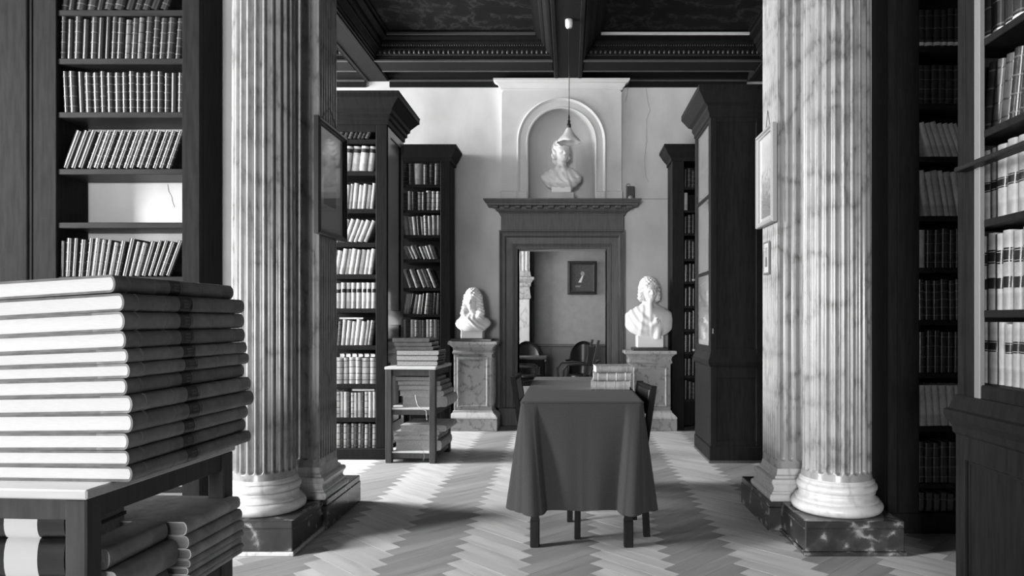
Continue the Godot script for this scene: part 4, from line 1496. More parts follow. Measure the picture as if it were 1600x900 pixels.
func bust(label: String, at: Vector3, turn: float, style: int, scale: float, socle: Array, base: Array) -> void:
	var o := thing("portrait_bust", label, "bust", at, turn)
	var wide: float = [0.215, 0.24, 0.232][style]
	var neck: float = [0.15, 0.285, 0.225][style]
	var tilt := Basis(V(0, 1, 0), [-0.25, 0.2, 0.45][style])
	var field := func(p0: Vector3) -> float:
		var p := p0 / scale
		var hp: Vector3 = tilt.inverse() * (p - V(0, neck + 0.085, 0.015))
		var d := head_field(hp, style) if hp.length() < 0.34 else hp.length() - 0.25
		# chest and shoulders
		var t := cap(V(absf(p.x), p.y, p.z), V(0.0, neck - 0.06, -0.015), V(wide - 0.075, neck - 0.085, -0.02), 0.09, 0.07)
		t = smin(t, ell(p, V(0, neck - 0.11, 0.015), V(wide * 0.86, 0.14, 0.115)), 0.05)
		if style == 1:
			t = smin(t, ell(p, V(0, 0.125, 0.0), V(wide * 1.02, 0.175, 0.135)), 0.04)
		# rounded lower edge
		var cut := ell(p, V(0, neck - 0.02, 0), V(wide * 1.05, neck + 0.02, 0.5)) if style != 1 else ell(p, V(0, 0.19, 0), V(wide * 1.1, 0.205, 0.5))
		if style == 2:
			cut = ell(p, V(0, 0.125, 0), V(wide * 1.04, 0.14, 0.5))
		t = maxf(t, minf(cut, maxf(-(p.y - neck + 0.02), cut)))
		# folds of cloth
		var s := p.x * (0.75 if style != 1 else -0.55) + p.y
		var fold := sin(s * 95.0 + sin(p.x * 22.0) * 1.3)
		if style == 0:
			var band := clampf(1.0 - absf(s - 0.09) / 0.075, 0.0, 1.0)
			t -= band * (0.014 + 0.006 * fold)
			t -= 0.003 * sin(p.x * 120.0) * clampf((p.y - 0.1) / 0.05, 0.0, 1.0)
		elif style == 1:
			t = smin(t, cap(V(absf(p.x), p.y, p.z), V(0.03, neck + 0.02, -0.02), V(wide - 0.08, neck - 0.09, -0.015), 0.055, 0.085), 0.03)
			# robe: swags hung from one shoulder, straight pleats at the middle
			var rr := Vector2(p.x - 0.16, p.y - 0.42).length()
			t -= 0.004 * sin(rr * 88.0 + sin(p.x * 15.0) * 1.5) * clampf((0.04 - p.x) / 0.06 + (0.14 - p.y) / 0.1, 0.0, 1.0)
			t -= 0.004 * sin(p.x * 120.0 + p.y * 12.0) * clampf(1.0 - absf(p.x - 0.03) / 0.07, 0.0, 1.0)
			t -= 0.007 * clampf(1.0 - absf(absf(p.x + 0.01) - 0.07 - (0.25 - p.y) * 0.1) / 0.03, 0.0, 1.0)
			# the hand that gathers the robe: palm, four fingers and a thumb
			t = smin(t, cap(p, V(0.02, 0.13, 0.125), V(0.055, 0.155, 0.14), 0.026, 0.024), 0.02)
			for k in 4:
				t = minf(t, cap(p, V(0.055 + k * 0.004, 0.172 - k * 0.012, 0.15 - k * 0.003), V(0.088 + k * 0.002, 0.176 - k * 0.014, 0.142 - k * 0.003), 0.0075, 0.006))
			t = minf(t, cap(p, V(0.045, 0.178, 0.146), V(0.065, 0.196, 0.148), 0.0085, 0.0065))
			t = smin(t, cap(p, V(0.1, 0.19, 0.09), V(0.07, 0.0, 0.12), 0.02, 0.035), 0.03)
		else:
			t -= 0.012 * clampf(1.0 - absf(p.y - 0.05 - p.x * p.x * 2.0) / 0.05, 0.0, 1.0) * (1.0 + 0.5 * fold)
			var lap := absf(absf(p.x) - (0.03 + (neck - p.y) * 0.35))
			t -= 0.009 * clampf(1.0 - lap / 0.025, 0.0, 1.0)
			t -= 0.005 * sin(p.x * 75.0 + p.y * 45.0)
		d = smin(d, cap(p, V(0, neck - 0.05, -0.01), V(0, neck + 0.11, -0.004), 0.062, 0.052), 0.025)
		if style == 1:
			d = smin(d, cap(p, V(0, neck + 0.06, 0.06), V(0.0, neck - 0.04, 0.1), 0.026, 0.04), 0.02)
		if style == 2:
			d = smin(d, ell(p, V(0.02, neck - 0.02, 0.1), V(0.035, 0.04, 0.03)), 0.02)
		d = smin(d, t, 0.02)
		return d * scale * 0.8
	var hgt: float = neck + 0.37
	var mesh := net(field, V(-0.28, -0.02, -0.17) * scale, V(0.28, hgt, 0.18) * scale, 0.0075)
	var lift: float = base[1] + socle[1]
	obj("figure", mesh, M.statuary, o, V(0, lift - 0.012, 0))
	var hs: float = socle[0] / 2
	obj("socle", MB.new().cbox(V(-hs, base[1], -hs * 0.8), V(hs, base[1] + socle[1] + 0.012, hs * 0.8), 0.008).done(), M.statuary, o)
	if base[0] > 0.0:
		var hb: float = base[0] / 2
		obj("base_slab", MB.new().cbox(V(-hb, 0, -hb * 0.7), V(hb, base[1], hb * 0.7), 0.004).done(), M.black_stone if style < 2 else M.plaster_pale, o)


func build_pedestals_and_busts() -> void:
	var d := 8.34
	pedestal("pedestal", "veined pale marble pedestal carrying the long-haired bust", X(739, 8.2), d, 1.01, 0.43, M.marble_pedestal, M.marble_pedestal)
	pedestal("pedestal", "marble pedestal carrying the robed bust, beside the shaded bookcase", X(1016, 8.2), d, 0.902, 0.46, M.marble_pedestal, M.marble_pedestal)
	bust("white marble bust with long curled hair, on the veined pedestal", V(X(740, 8.35), 1.01, -8.29), 0.0, 0, 0.98, [0.25, 0.115], [0.46, 0.028])
	bust("wide white marble bust in a robe, on the pedestal by the shaded bookcase", V(X(1014, 8.35), 0.902, -8.31), 0.0, 1, 1.12, [0.3, 0.13], [0.4, 0.034])
	bust("white marble bust inside the niche, half hidden by the lamp", V(X(877, 8.6), 2.662, -8.66), 0.0, 2, 1.06, [0.235, 0.06], [0.3, 0.1])


# ------------------------------------------------------------------ reading table, its cloth, chairs and books
func build_table() -> void:
	var o := thing("reading_table", "long reading table hidden under the dark cloth", "table", V(0.07, 0, -4.69))
	obj("tabletop", MB.new().cbox(V(-0.31, 0.775, -0.82), V(0.31, 0.806, 0.82), 0.005).done(), M.wood, o)
	obj("apron", MB.new().box(V(-0.27, 0.68, -0.7), V(0.27, 0.775, 0.7)).done(), M.wood, o)
	for sx in [-1, 1]:
		for sz in [-1, 1]:
			var l := MB.new()
			l.cbox(V(-0.02, 0.19, -0.02), V(0.02, 0.7, 0.02), 0.004)
			l.cbox(V(-0.0255, 0.0, -0.0255), V(0.0255, 0.148, 0.0255), 0.005)
			l.mould(-0.02, 0.02, 0.02, -0.02, [Vector2(0.0055, 0.147), Vector2(0.003, 0.152), Vector2(0.0, 0.2)])
			obj("leg", l.done(), M.wood, o, V(sx * 0.258, 0, sz * 0.7))
	# the cloth: top, rounded edge, flared fall with a fold at every corner
	var m := MB.new().smooth(true)
	var hx := 0.328
	var hz := 0.84
	var top := 0.816
	var pts := []
	var nrm := []
	var corner := []
	var rc := 0.02
	var sides := [[Vector2(-hx, hz), Vector2(hx, hz), Vector2(0, 1)], [Vector2(hx, hz), Vector2(hx, -hz), Vector2(1, 0)], [Vector2(hx, -hz), Vector2(-hx, -hz), Vector2(0, -1)], [Vector2(-hx, -hz), Vector2(-hx, hz), Vector2(-1, 0)]]
	for si in 4:
		var s = sides[si]
		var a: Vector2 = s[0]
		var b: Vector2 = s[1]
		var dir := (b - a).normalized()
		var len := a.distance_to(b)
		var n := int(len / 0.006)
		for i in n:
			var t: float = rc + (len - 2 * rc) * i / (n - 1)
			pts.append(a + dir * t)
			nrm.append(s[2])
			corner.append([t, len - t, float(si)])
		var nx: Vector2 = sides[(si + 1) % 4][2]
		var cc: Vector2 = b - dir * rc - s[2] * rc
		for k in range(1, 8):
			var g: Vector2 = s[2].slerp(nx, k / 8.0)
			pts.append(cc + g * rc)
			nrm.append(g)
			corner.append([0.0, 0.0, -1.0])
	var loops := []
	var drop := 0.585
	for r in 27:
		var l := PackedVector3Array()
		for i in pts.size():
			var p: Vector2 = pts[i]
			var g: Vector2 = nrm[i]
			var v := 0.0
			var y := top
			var out := 0.0
			if r < 4:
				var a := PI / 2 * r / 3.0
				out = -0.008 + 0.008 * sin(a)
				y = top - 0.008 + 0.008 * cos(a)
			else:
				v = (r - 3) / 23.0
				var c = corner[i]
				var near: float = minf(c[0], c[1])
				out = 0.008 * v
				var hem := 0.0
				# the corner fold: a flap that swings out like half a cone, ending in a crisp edge
				var edge := 0.08 + 0.05 * v
				if near < edge:
					out += 0.026 * v + 0.05 * v * sin(PI * clampf(near / edge, 0.0, 1.0)) + 0.013 * v * exp(-pow((edge - near - 0.012) / 0.007, 2))
				else:
					out += 0.026 * v * smoothstep(0.01, 0.0, near - edge) - 0.04 * v * smoothstep(0.0, 0.012, near - edge) * exp(-pow((near - edge) / 0.08, 2))
				if c[2] >= 0.0:
					out += 0.004 * v * sin(near * 36.0 + c[2] * 2.0) * clampf((near - 0.2) / 0.1, 0.0, 1.0)
					hem = 0.012 * sin(near * 19.0 + c[2])
				y = top - 0.008 - (drop - 0.008 + hem * 0.5) * v
				# pushed inwards by the seats of the chairs tucked in at its sides
				var shove := 0.0
				if c[2] == 1.0:
					shove = 0.37 * smoothstep(0.0, 0.07, 0.29 - absf(hz - c[0] - 0.38))
				elif c[2] == 3.0:
					shove = 0.37 * smoothstep(0.0, 0.07, 0.29 - absf(c[0] - hz + 0.34))
				out -= shove * smoothstep(0.76, 0.48, y)
			l.append(V(p.x + g.x * out, y, p.y + g.y * out))
		loops.append(l)
	m.loft(loops)
	var flat := PackedVector3Array()
	for i in pts.size():
		flat.append(V(loops[0][i].x - nrm[i].x * 0.012, top, loops[0][i].z - nrm[i].y * 0.012))
	m.loft([flat, loops[0]])
	m.smooth(false)
	m.fan(flat, true)
	var inner := []
	for l in [loops[-1], loops[4]]:
		var q := PackedVector3Array()
		for i in l.size():
			q.append(l[i] - V(nrm[i].x, 0, nrm[i].y) * 0.004)
		inner.append(q)
	var cl := MB.new().smooth(true)
	var cloth := obj("tablecloth", m.done(), M.cloth, self, V(0.07, 0, -4.69))
	tag(cloth, "heavy dark baize cloth falling over the long reading table", "tablecloth")
	# seam round the edge of the top
	var seam := []
	for i in range(0, pts.size(), 4):
		seam.append(V(pts[i].x + nrm[i].x * 0.001, top - 0.007, pts[i].y + nrm[i].y * 0.001))
	seam.append(seam[0])
	obj("piping", MB.new().smooth(true).tube(seam, 0.0035, 6).done(), M.cloth, cloth)
	# chairs pushed under it
	chair("wooden chair with padded back, tucked under the nearer side facing the window", V(0.215, 0, -4.33), -PI / 2 + 0.12)
	chair("wooden chair on the window side of the table, mostly hidden", V(-0.115, 0, -5.03), PI / 2 - 0.03)
	# three volumes lying on the cloth
	var yb := 0.8165
	var g := "volumes stacked on the table"
	var spec := [[924.0, 984.0, 0.056, "lowest"], [927.0, 986.0, 0.05, "middle"], [931.0, 988.0, 0.042, "topmost"]]
	for s in spec:
		var x0 := X(s[0], 4.46)
		var len := X(s[1], 4.46) - x0
		# spine towards the eye, head to the window
		var b := Basis(V(0, 1, 0), 0.02 * (s[0] - 927)) * Basis(V(0, 1, 0), V(-1, 0, 0), V(0, 0, 1))
		var o2 := thing("bound_volume", "grey bound volume, %s of the three on the table" % s[3], "book", V(0, 0, 0), 0.0, g)
		o2.transform = Transform3D(b, V(x0 + len, yb + s[2] / 2, -4.46))
		var mm := book_mesh(s[2], len, 0.19, 4, Vector2.ZERO)
		var cv := obj("cover", mm.cover, M.buckram, o2)
		obj("page_block", mm.pages, M.paper, o2)
		bands_on(cv, mm, M.wrapper if s[0] == 927.0 else M.buckram, true, V(0, 0, 0))
		yb += s[2] + 0.0015


func chair(label: String, at: Vector3, turn: float) -> void:
	var o := thing("dining_chair", label, "chair", at, turn, "")
	# faces +z; the back is at -z
	obj("seat", MB.new().cbox(V(-0.2, 0.42, -0.2), V(0.2, 0.465, 0.21), 0.012).done(), M.leather_deep, o)
	for sx in [-1, 1]:
		obj("leg", MB.new().bar(V(sx * 0.178, 0, 0.19), V(sx * 0.178, 0.42, 0.185), 0.032, 0.032).done(), M.wood, o)
		var p := MB.new()
		p.bar(V(sx * 0.178, 0, -0.215), V(sx * 0.178, 0.44, -0.19), 0.032, 0.036)
		p.bar(V(sx * 0.178, 0.44, -0.19), V(sx * 0.178, 0.868, -0.255), 0.034, 0.034)
		obj("rear_leg", p.done(), M.wood, o)
		obj("stretcher", MB.new().cbox(V(sx * 0.178 - 0.011, 0.17, -0.2), V(sx * 0.178 + 0.011, 0.205, 0.19), 0.004).done(), M.wood, o)
	obj("stretcher", MB.new().cbox(V(-0.178, 0.24, -0.01), V(0.178, 0.27, 0.015), 0.004).done(), M.wood, o)
	var back := MB.new()
	back.T = Transform3D(Basis(V(1, 0, 0), -0.15), V(0, 0.44, -0.19))
	back.cbox(V(-0.162, 0.26, -0.015), V(0.162, 0.425, 0.015), 0.012)
	obj("back_pad", back.done(), M.leather_deep, o)
	var rail := MB.new()
	rail.T = back.T
	rail.cbox(V(-0.17, 0.405, -0.02), V(0.17, 0.43, 0.02), 0.006)
	obj("top_rail", rail.done(), M.wood, o)
	for i in 5:
		var st := MB.new().smooth(true)
		st.T = back.T
		st.ball(V(-0.14 + i * 0.07, 0.275, -0.017), V(0.005, 0.005, 0.003), 6, 4)
		obj("stud", st.done(), M.brass, o)


# ------------------------------------------------------------------ book stands
func stand(label: String, at: Vector3, turn: float, w: float, d: float) -> void:
	# origin at the front right foot corner; runs to -x and -z
	var o := thing("book_stand", label, "stand", at, turn)
	obj("top_board", MB.new().cbox(V(-w, 0.818, -d), V(0, 0.842, 0), 0.004).done(), M.board_pale, o)
	var ins := 0.006
	var lw := 0.055
	for sx in [[-w + ins, -w + ins + lw], [-lw - ins, -ins]]:
		for sz in [[-ins - lw, -ins], [-d + ins, -d + ins + lw]]:
			obj("leg", MB.new().cbox(V(sx[0], 0, sz[0]), V(sx[1], 0.818, sz[1]), 0.004).done(), M.wood_stand, o)
	for y in [[0.762, 0.818], [0.42, 0.466], [0.04, 0.086]]:
		for z in [-ins - 0.03, -d + ins + 0.012]:
			obj("rail", MB.new().cbox(V(-w + lw, y[0], z - 0.012), V(-lw, y[1], z + 0.012), 0.003).done(), M.wood_stand, o)
		for x in [-w + ins + 0.02, -ins - 0.02]:
			obj("rail", MB.new().cbox(V(x - 0.012, y[0], -d + lw), V(x + 0.012, y[1], -lw), 0.003).done(), M.wood_stand, o)
	for y in [0.466, 0.086]:
		obj("shelf", MB.new().cbox(V(-w + 0.02, y, -d + 0.015), V(-0.02, y + 0.018, -0.02), 0.003).done(), M.board_pale, o)


func build_stands() -> void:
	stand("white-topped wooden stand under the tall folio stack", V(-1.156, 0, -1.733), -0.075, 0.72, 0.67)
	stand("small white-topped wooden stand loaded with parcels of books", V(X(681, 6.28), 0, -6.28), -0.06, 0.455, 0.62)


# a volume laid flat with its spine to +x and its head towards the eye
func flat_volume(t: float, len: float, wd: float, at: Vector3, turn: float, cover: String, called: String, label: String, group: String, bands := 0, half := 0.0, title := Vector2.ZERO, roll := 0.0) -> Node3D:
	var o := thing(called, label, "book", V(0, 0, 0), 0.0, group)
	var b := Basis(V(0, 1, 0), turn) * Basis(V(0, 0, 1), roll) * Basis(V(0, 1, 0), V(0, 0, 1), V(1, 0, 0))
	o.transform = Transform3D(b, at + V(0, t / 2, 0))
	# local y runs towards the eye: the volume's foot is at its far end
	var m := book_mesh(t, len, wd, bands, title, half)
	var cv := obj("cover", m.cover, M[cover], o, V(0, -len, 0))
	if half > 0.0:
		obj("boards", m.boards, M.board_grey, o, V(0, -len, 0))
	obj("page_block", m.pages, M.paper if called == "folio_volume" else M.board_grey if called == "portfolio" else M.paper_old, o, V(0, -len, 0))
	if m.has("bands"):
		bands_on(cv, m, M[cover], true, V(0, 0, 0))
	if m.has("label"):
		obj("title_label", m.label, M.leather_deep, cv)
	return o


func build_folio_stack() -> void:
	var g := "tall stack of folios on the white-topped stand"
	var ys := [753.0, 729.0, 703.5, 677.0, 646.0, 617.5, 591.0, 567.5, 545.0, 516.5, 486.0, 457.0, 428.0]
	var fx := [207.0, 203.0, 201.0, 207.0, 207.0, 200.0, 203.0, 200.0, 198.0, 195.0, 193.0, 180.0]
	var fd := 1.82
	var y := 0.843
	for i in 12:
		var t: float = (ys[i] - ys[i + 1]) * fd / F
		var x := X(fx[i], fd)
		var len: float = 0.6 + [0.0, -0.01, 0.0, 0.01, 0.0, -0.01, 0.0, -0.015, -0.01, 0.0, -0.005, -0.015][i]
		var roll := 0.0055 * i
		var o := flat_volume(t - 0.001, len, 0.43, V(x, y, -fd), -0.058 + [0.0, 0.01, 0.0, -0.008, 0.0, 0.01, 0.0, -0.01, 0.0, 0.005, -0.005, 0.012][i], ["folio", "folio", "folio_mid", "folio", "folio_mid", "folio_mid", "folio", "folio_mid", "folio", "folio_mid", "folio", "folio"][11 - i] if i < 12 else "folio", "folio_volume", "huge half-leather folio, %s in the tall stack" % ("lowest" if i == 0 else "topmost" if i == 11 else ORD[i] + " from the bottom"), g, 5, 0.085, Vector2(0.5, 0.6), roll)
		# gilt lettering on the title label, too worn to read
		var lt := MB.new()
		for k in 3:
			lt.box(V((k - 1) * t * 0.2 - 0.0018, -len * 0.47, -0.0005), V((k - 1) * t * 0.2 + 0.0018, -len * 0.43, 0.0016 - absf(k - 1) * 0.001))
		obj("gilt_lettering", lt.done(), M.leather_mid, o)
		y += t


func build_stand_books() -> void:
	# lower shelf of the folio stand
	var g := "books on the lower shelf of the folio stand"
	var y := 0.486
	var sp := [[0.1, "dark thick volume"], [0.105, "dark thick ledger with white paper label"], [0.075, "thinner dark ledger with white paper label"]]
	for i in 3:
		var t: float = sp[i][0]
		var o := thing("ledger", "%s, %s on the shelf under the folios" % [sp[i][1], ["lowest", "middle", "uppermost"][i]], "book", V(0, 0, 0), 0.0, g)
		var len := 0.42
		o.transform = Transform3D(Basis(V(0, 1, 0), V(-1, 0, 0), V(0, 0, 1)), V(-1.285, y + t / 2, -1.84))
		var m := book_mesh(t, len, 0.26, 0, Vector2(0.16, 0.36) if i > 0 else Vector2.ZERO)
		var cv := obj("cover", m.cover, M.leather_deep, o)
		obj("page_block", m.pages, M.paper_old, o)
		if i > 0:
			obj("paper_label", m.label, M.label_white, cv)
		y += t + 0.001
	y = 0.486
	var a := [[0.05, 0.24, -1.14, 0.3, "board_grey", "thin grey-covered volume"], [0.072, 0.26, -1.125, 0.15, "folio_mid", "thick volume"], [0.055, 0.25, -1.15, 0.14, "folio_mid", "dark cloth volume"]]
	# two piles: nearer, small; farther, wide portfolios
	y = 0.486
	for i in a.size():
		var q = a[i]
		var t: float = q[0] + (0.012 if i == 0 else 0.0)
		flat_volume(t, q[1], minf(q[3], 0.1), V(q[2], y, -1.81), -0.03, q[4], "volume", "%s, %s of the short pile on the folio stand's shelf" % [q[5], ["lowest", "middle", "topmost"][i]], g)
		y += t + 0.001
	y = 0.486
	var f := [[0.016, "lowest"], [0.018, "second"], [0.02, "third"], [0.022, "fourth"], [0.03, "fifth"], [0.036, "sixth"], [0.04, "topmost"]]
	for i in f.size():
		var t: float = f[i][0]
		flat_volume(t, 0.3, 0.4, V(-1.085 + [0.0, 0.004, -0.002, 0.004, 0.006, 0.0, -0.006][i], y, -2.07), -0.05, ["folder", "folder_grey", "folder", "folder_grey", "folder", "folder_grey", "folder"][i], "portfolio", "grey flat portfolio, %s of the wide pile inside the folio stand" % f[i][1], g)
		y += t + 0.0008
	# the small stand: on its top
	var D := 6.4
	var g2 := "books on top of the small stand"
	y = 0.843
	var up := [[0.046, 0.27, 0.37, 684, "paper_old", "mottled volume with rough page ends"], [0.048, 0.28, 0.38, 685, "paper_old", "mottled volume with worn page ends"], [0.046, 0.28, 0.385, 686, "paper_old", "mottled volume with frayed page ends"], [0.034, 0.25, 0.345, 677, "board_grey", "dark thin volume"], [0.036, 0.25, 0.345, 675, "board_grey", "dark volume"], [0.04, 0.25, 0.34, 671, "board_grey", "dark volume with smooth page ends"]]
	for i in up.size():
		var q = up[i]
		var o := flat_volume(q[0] - 0.001, q[1], q[2], V(X(q[3], D), y, -D), -0.06, "leather", "volume", "%s, %s of the pile on the small stand" % [q[5], ["lowest", "second", "third", "fourth", "fifth", "topmost"][i]], g2)
		for c in o.get_children():
			if c.name.begins_with("page_block"):
				c.material_override = M.paper_old if i < 3 else M.leather_mid
		y += q[0]
	# on its middle shelf
	var g3 := "books on the middle shelf of the small stand"
	y = 0.4845
	var md := [[0.095, 0.42, 0.4, 716, "folder", "bulging tied folder"], [0.05, 0.4, 0.395, 708, "vellum_dull", "pale volume over the tied folder"], [0.045, 0.38, 0.39, 704, "folio", "dark-spined volume with pale pages"], [0.04, 0.36, 0.385, 700, "folio", "dark-spined thin volume"], [0.035, 0.3, 0.38, 692, "folio", "short dark-spined volume"]]
	for i in md.size():
		var q = md[i]
		flat_volume(q[0] - 0.001, q[1], q[2], V(-1.14 + [0.07, 0.04, 0.025, 0.01, -0.01][i], y, -6.36), -0.06, q[4], "volume", "%s, %s on the small stand's middle shelf" % [q[5], ["lowest", "second", "third", "fourth", "topmost"][i]], g3)
		y += q[0]
	var g4 := "books on the bottom shelf of the small stand"
	y = 0.1045
	var lo := [[0.085, 0.42, 0.41, "vellum_dull", "thick pale volume"], [0.05, 0.4, 0.4, "buckram", "grey volume"], [0.03, 0.34, 0.39, "vellum_dull", "pale thin volume"], [0.055, 0.44, 0.41, "folder", "dark flat folder"]]
	for i in lo.size():
		var q = lo[i]
		flat_volume(q[0] - 0.001, q[1], q[2], V(-1.14 + [0.02, -0.01, 0.0, 0.06][i], y, -6.36), -0.06, q[3], "volume", "%s, %s on the small stand's bottom shelf" % [q[4], ["lowest", "second", "third", "topmost"][i]], g4)
		y += q[0]
	# ties hanging from the parcels
	for s in [[[649, 617], [650, 624], [653, 634], [660, 639], [666, 642], [667, 656]], [[654, 672], [655, 684], [660, 698], [663, 712], [662, 720]]]:
		var pts := []
		for q in s:
			pts.append(V(X(q[0], 6.26), Y(q[1], 6.26), -6.26))
		var t := obj("string", MB.new().smooth(true).tube(pts, 0.004 if s[0][1] < 650 else 0.002, 6).done(), M.string if s[0][1] < 650 else M.buckram, self)
		tag(t, "pale tape tie hanging over the small stand's middle shelf" if s[0][1] < 650 else "dark string hanging past the small stand's bottom shelf", "string")


# ------------------------------------------------------------------ pictures
func print_tex(kind: int) -> ImageTexture:
	var w := 160
	var h := 200
	var im := Image.create(w, h, false, Image.FORMAT_RGB8)
	var n := FastNoiseLite.new()
	n.seed = 5 + kind
	n.frequency = 0.05
	for y in h:
		for x in w:
			var u := float(x) / w
			var v := float(y) / h
			var g := 0.4
			var nz := n.get_noise_2d(x, y)
			if kind == 0:
				# engraving of an old tower on a wide grey mount
				g = 0.32
				if u > 0.24 and u < 0.72 and v > 0.22 and v < 0.74:
					g = 0.12 + 0.03 * nz
					var top := 0.44 - 0.1 * clampf((0.36 - absf(u - 0.36)) * 6.0 - 1.8, 0.0, 1.0) + 0.1 * u
					if v > top:
						g = 0.045 + 0.03 * n.get_noise_2d(x * 5, y * 4)
				elif u > 0.23 and u < 0.73 and v > 0.215 and v < 0.745:
					g = 0.1
			elif kind == 1:
				# landscape print: pale sky, dark trees and figures low down
				g = 0.42 + 0.08 * nz
				if v > 0.45 + 0.1 * nz:
					g = 0.24 + 0.3 * nz
				if v > 0.68 + 0.12 * nz:
					g = 0.1 + 0.2 * n.get_noise_2d(x * 3, y * 3)
				if u < 0.07 or u > 0.93 or v < 0.05 or v > 0.95:
					g = 0.42
			elif kind == 2:
				g = 0.6
				if u > 0.2 and u < 0.8 and v > 0.14 and v < 0.8:
					g = 0.22 + 0.1 * nz
					var e := pow((u - 0.5) / 0.14, 2) + pow((v - 0.36) / 0.12, 2)
					if e < 1.0:
						g = 0.45
					elif pow((u - 0.5) / 0.26, 2) + pow((v - 0.74) / 0.28, 2) < 1.0:
						g = 0.06
			else:
				# dim painting of a seated figure in a dark robe with white bands
				g = 0.03 + 0.02 * nz + 0.02 * u
				if pow((u - 0.52) / 0.09, 2) + pow((v - 0.34) / 0.09, 2) < 1.0:
					g = 0.24
				if absf(u - 0.54) < 0.13 and absf(v - 0.22) < 0.025:
					g = 0.05
				if v > 0.42 and v < 0.68 and absf(u - 0.52 + (v - 0.42) * 0.5) < 0.03 + (v - 0.42) * 0.16:
					g = 0.6
				if absf(u - 0.32) < 0.13 and absf(v - 0.83) < 0.035 and u + v < 1.25:
					g = 0.16
			var c := grey(clampf(g, 0.01, 0.9))
			im.set_pixel(x, y, c)
	return ImageTexture.create_from_image(im)


# hangs facing +z in its own frame, origin at the middle of its back
func picture(called: String, label: String, cat: String, at: Transform3D, w: float, h: float, fw: float, m: Material, kind: int, depth := 0.03, glazed := true) -> Node3D:
	var o := thing(called, label, cat)
	o.transform = at
	var fr := obj("frame", MB.new().frame(-w / 2 + fw, w / 2 - fw, -h / 2 + fw, h / 2 - fw, [Vector2(0, 0.006), Vector2(0, depth * 0.6), Vector2(fw * 0.25, depth * 0.65), Vector2(fw * 0.4, depth), Vector2(fw * 0.85, depth * 0.9), Vector2(fw, depth * 0.7), Vector2(fw, 0.0)]).done(), m, o)
	var p := MB.new()
	p.quad(V(-w / 2 + fw, -h / 2 + fw, 0.008), V(w / 2 - fw, -h / 2 + fw, 0.008), V(w / 2 - fw, h / 2 - fw, 0.008), V(-w / 2 + fw, h / 2 - fw, 0.008), Rect2(0, 1, 1, -1))
	p.box(V(-w / 2 + fw * 0.5, -h / 2 + fw * 0.5, 0.0), V(w / 2 - fw * 0.5, h / 2 - fw * 0.5, 0.006))
	var pm := mat(1.0, 0.6)
	pm.albedo_color = Color.WHITE
	pm.albedo_texture = print_tex(kind)
	pm.texture_repeat = false
	obj("picture_print" if kind != 3 else "canvas", p.done(), pm, o)
	if glazed:
		obj("pane", MB.new().box(V(-w / 2 + fw, -h / 2 + fw, 0.012), V(w / 2 - fw, h / 2 - fw, 0.014)).done(), M.glass, fr)
	return o


func build_pictures() -> void:
	var a := picture("framed_print", "black-framed engraving hung on the side of the shaded pilaster", "picture", Transform3D(Basis(V(0, 1, 0), PI / 2), V(-1.492, 2.105, -4.5)), 0.54, 0.69, 0.035, M.frame_black, 0, 0.036)
	var cord := [V(0.2, 0.34, -0.002), V(0.02, 0.47, -0.003), V(-0.17, 0.34, -0.002)]
	obj("hanging_cord", MB.new().tube(cord, 0.0022, 5).done(), M.iron, a)
	var b := picture("framed_print", "pale-framed landscape print hung on the sunlit pilaster", "picture", Transform3D(Basis(V(0, 1, 0), -PI / 2), V(1.232, 2.13, -4.475)), 0.38, 0.59, 0.03, M.frame_gilt, 1, 0.034)
	obj("hanging_cord", MB.new().tube([V(-0.06, 0.29, -0.001), V(-0.01, 0.42, -0.001), V(0.05, 0.29, -0.001)], 0.002, 5).done(), M.iron, b)
	picture("framed_print", "tiny framed portrait card below the pale-framed print", "picture", Transform3D(Basis(V(0, 1, 0), -PI / 2), V(1.235, 1.635, -4.5)), 0.12, 0.205, 0.012, M.frame_grey, 2, 0.012)


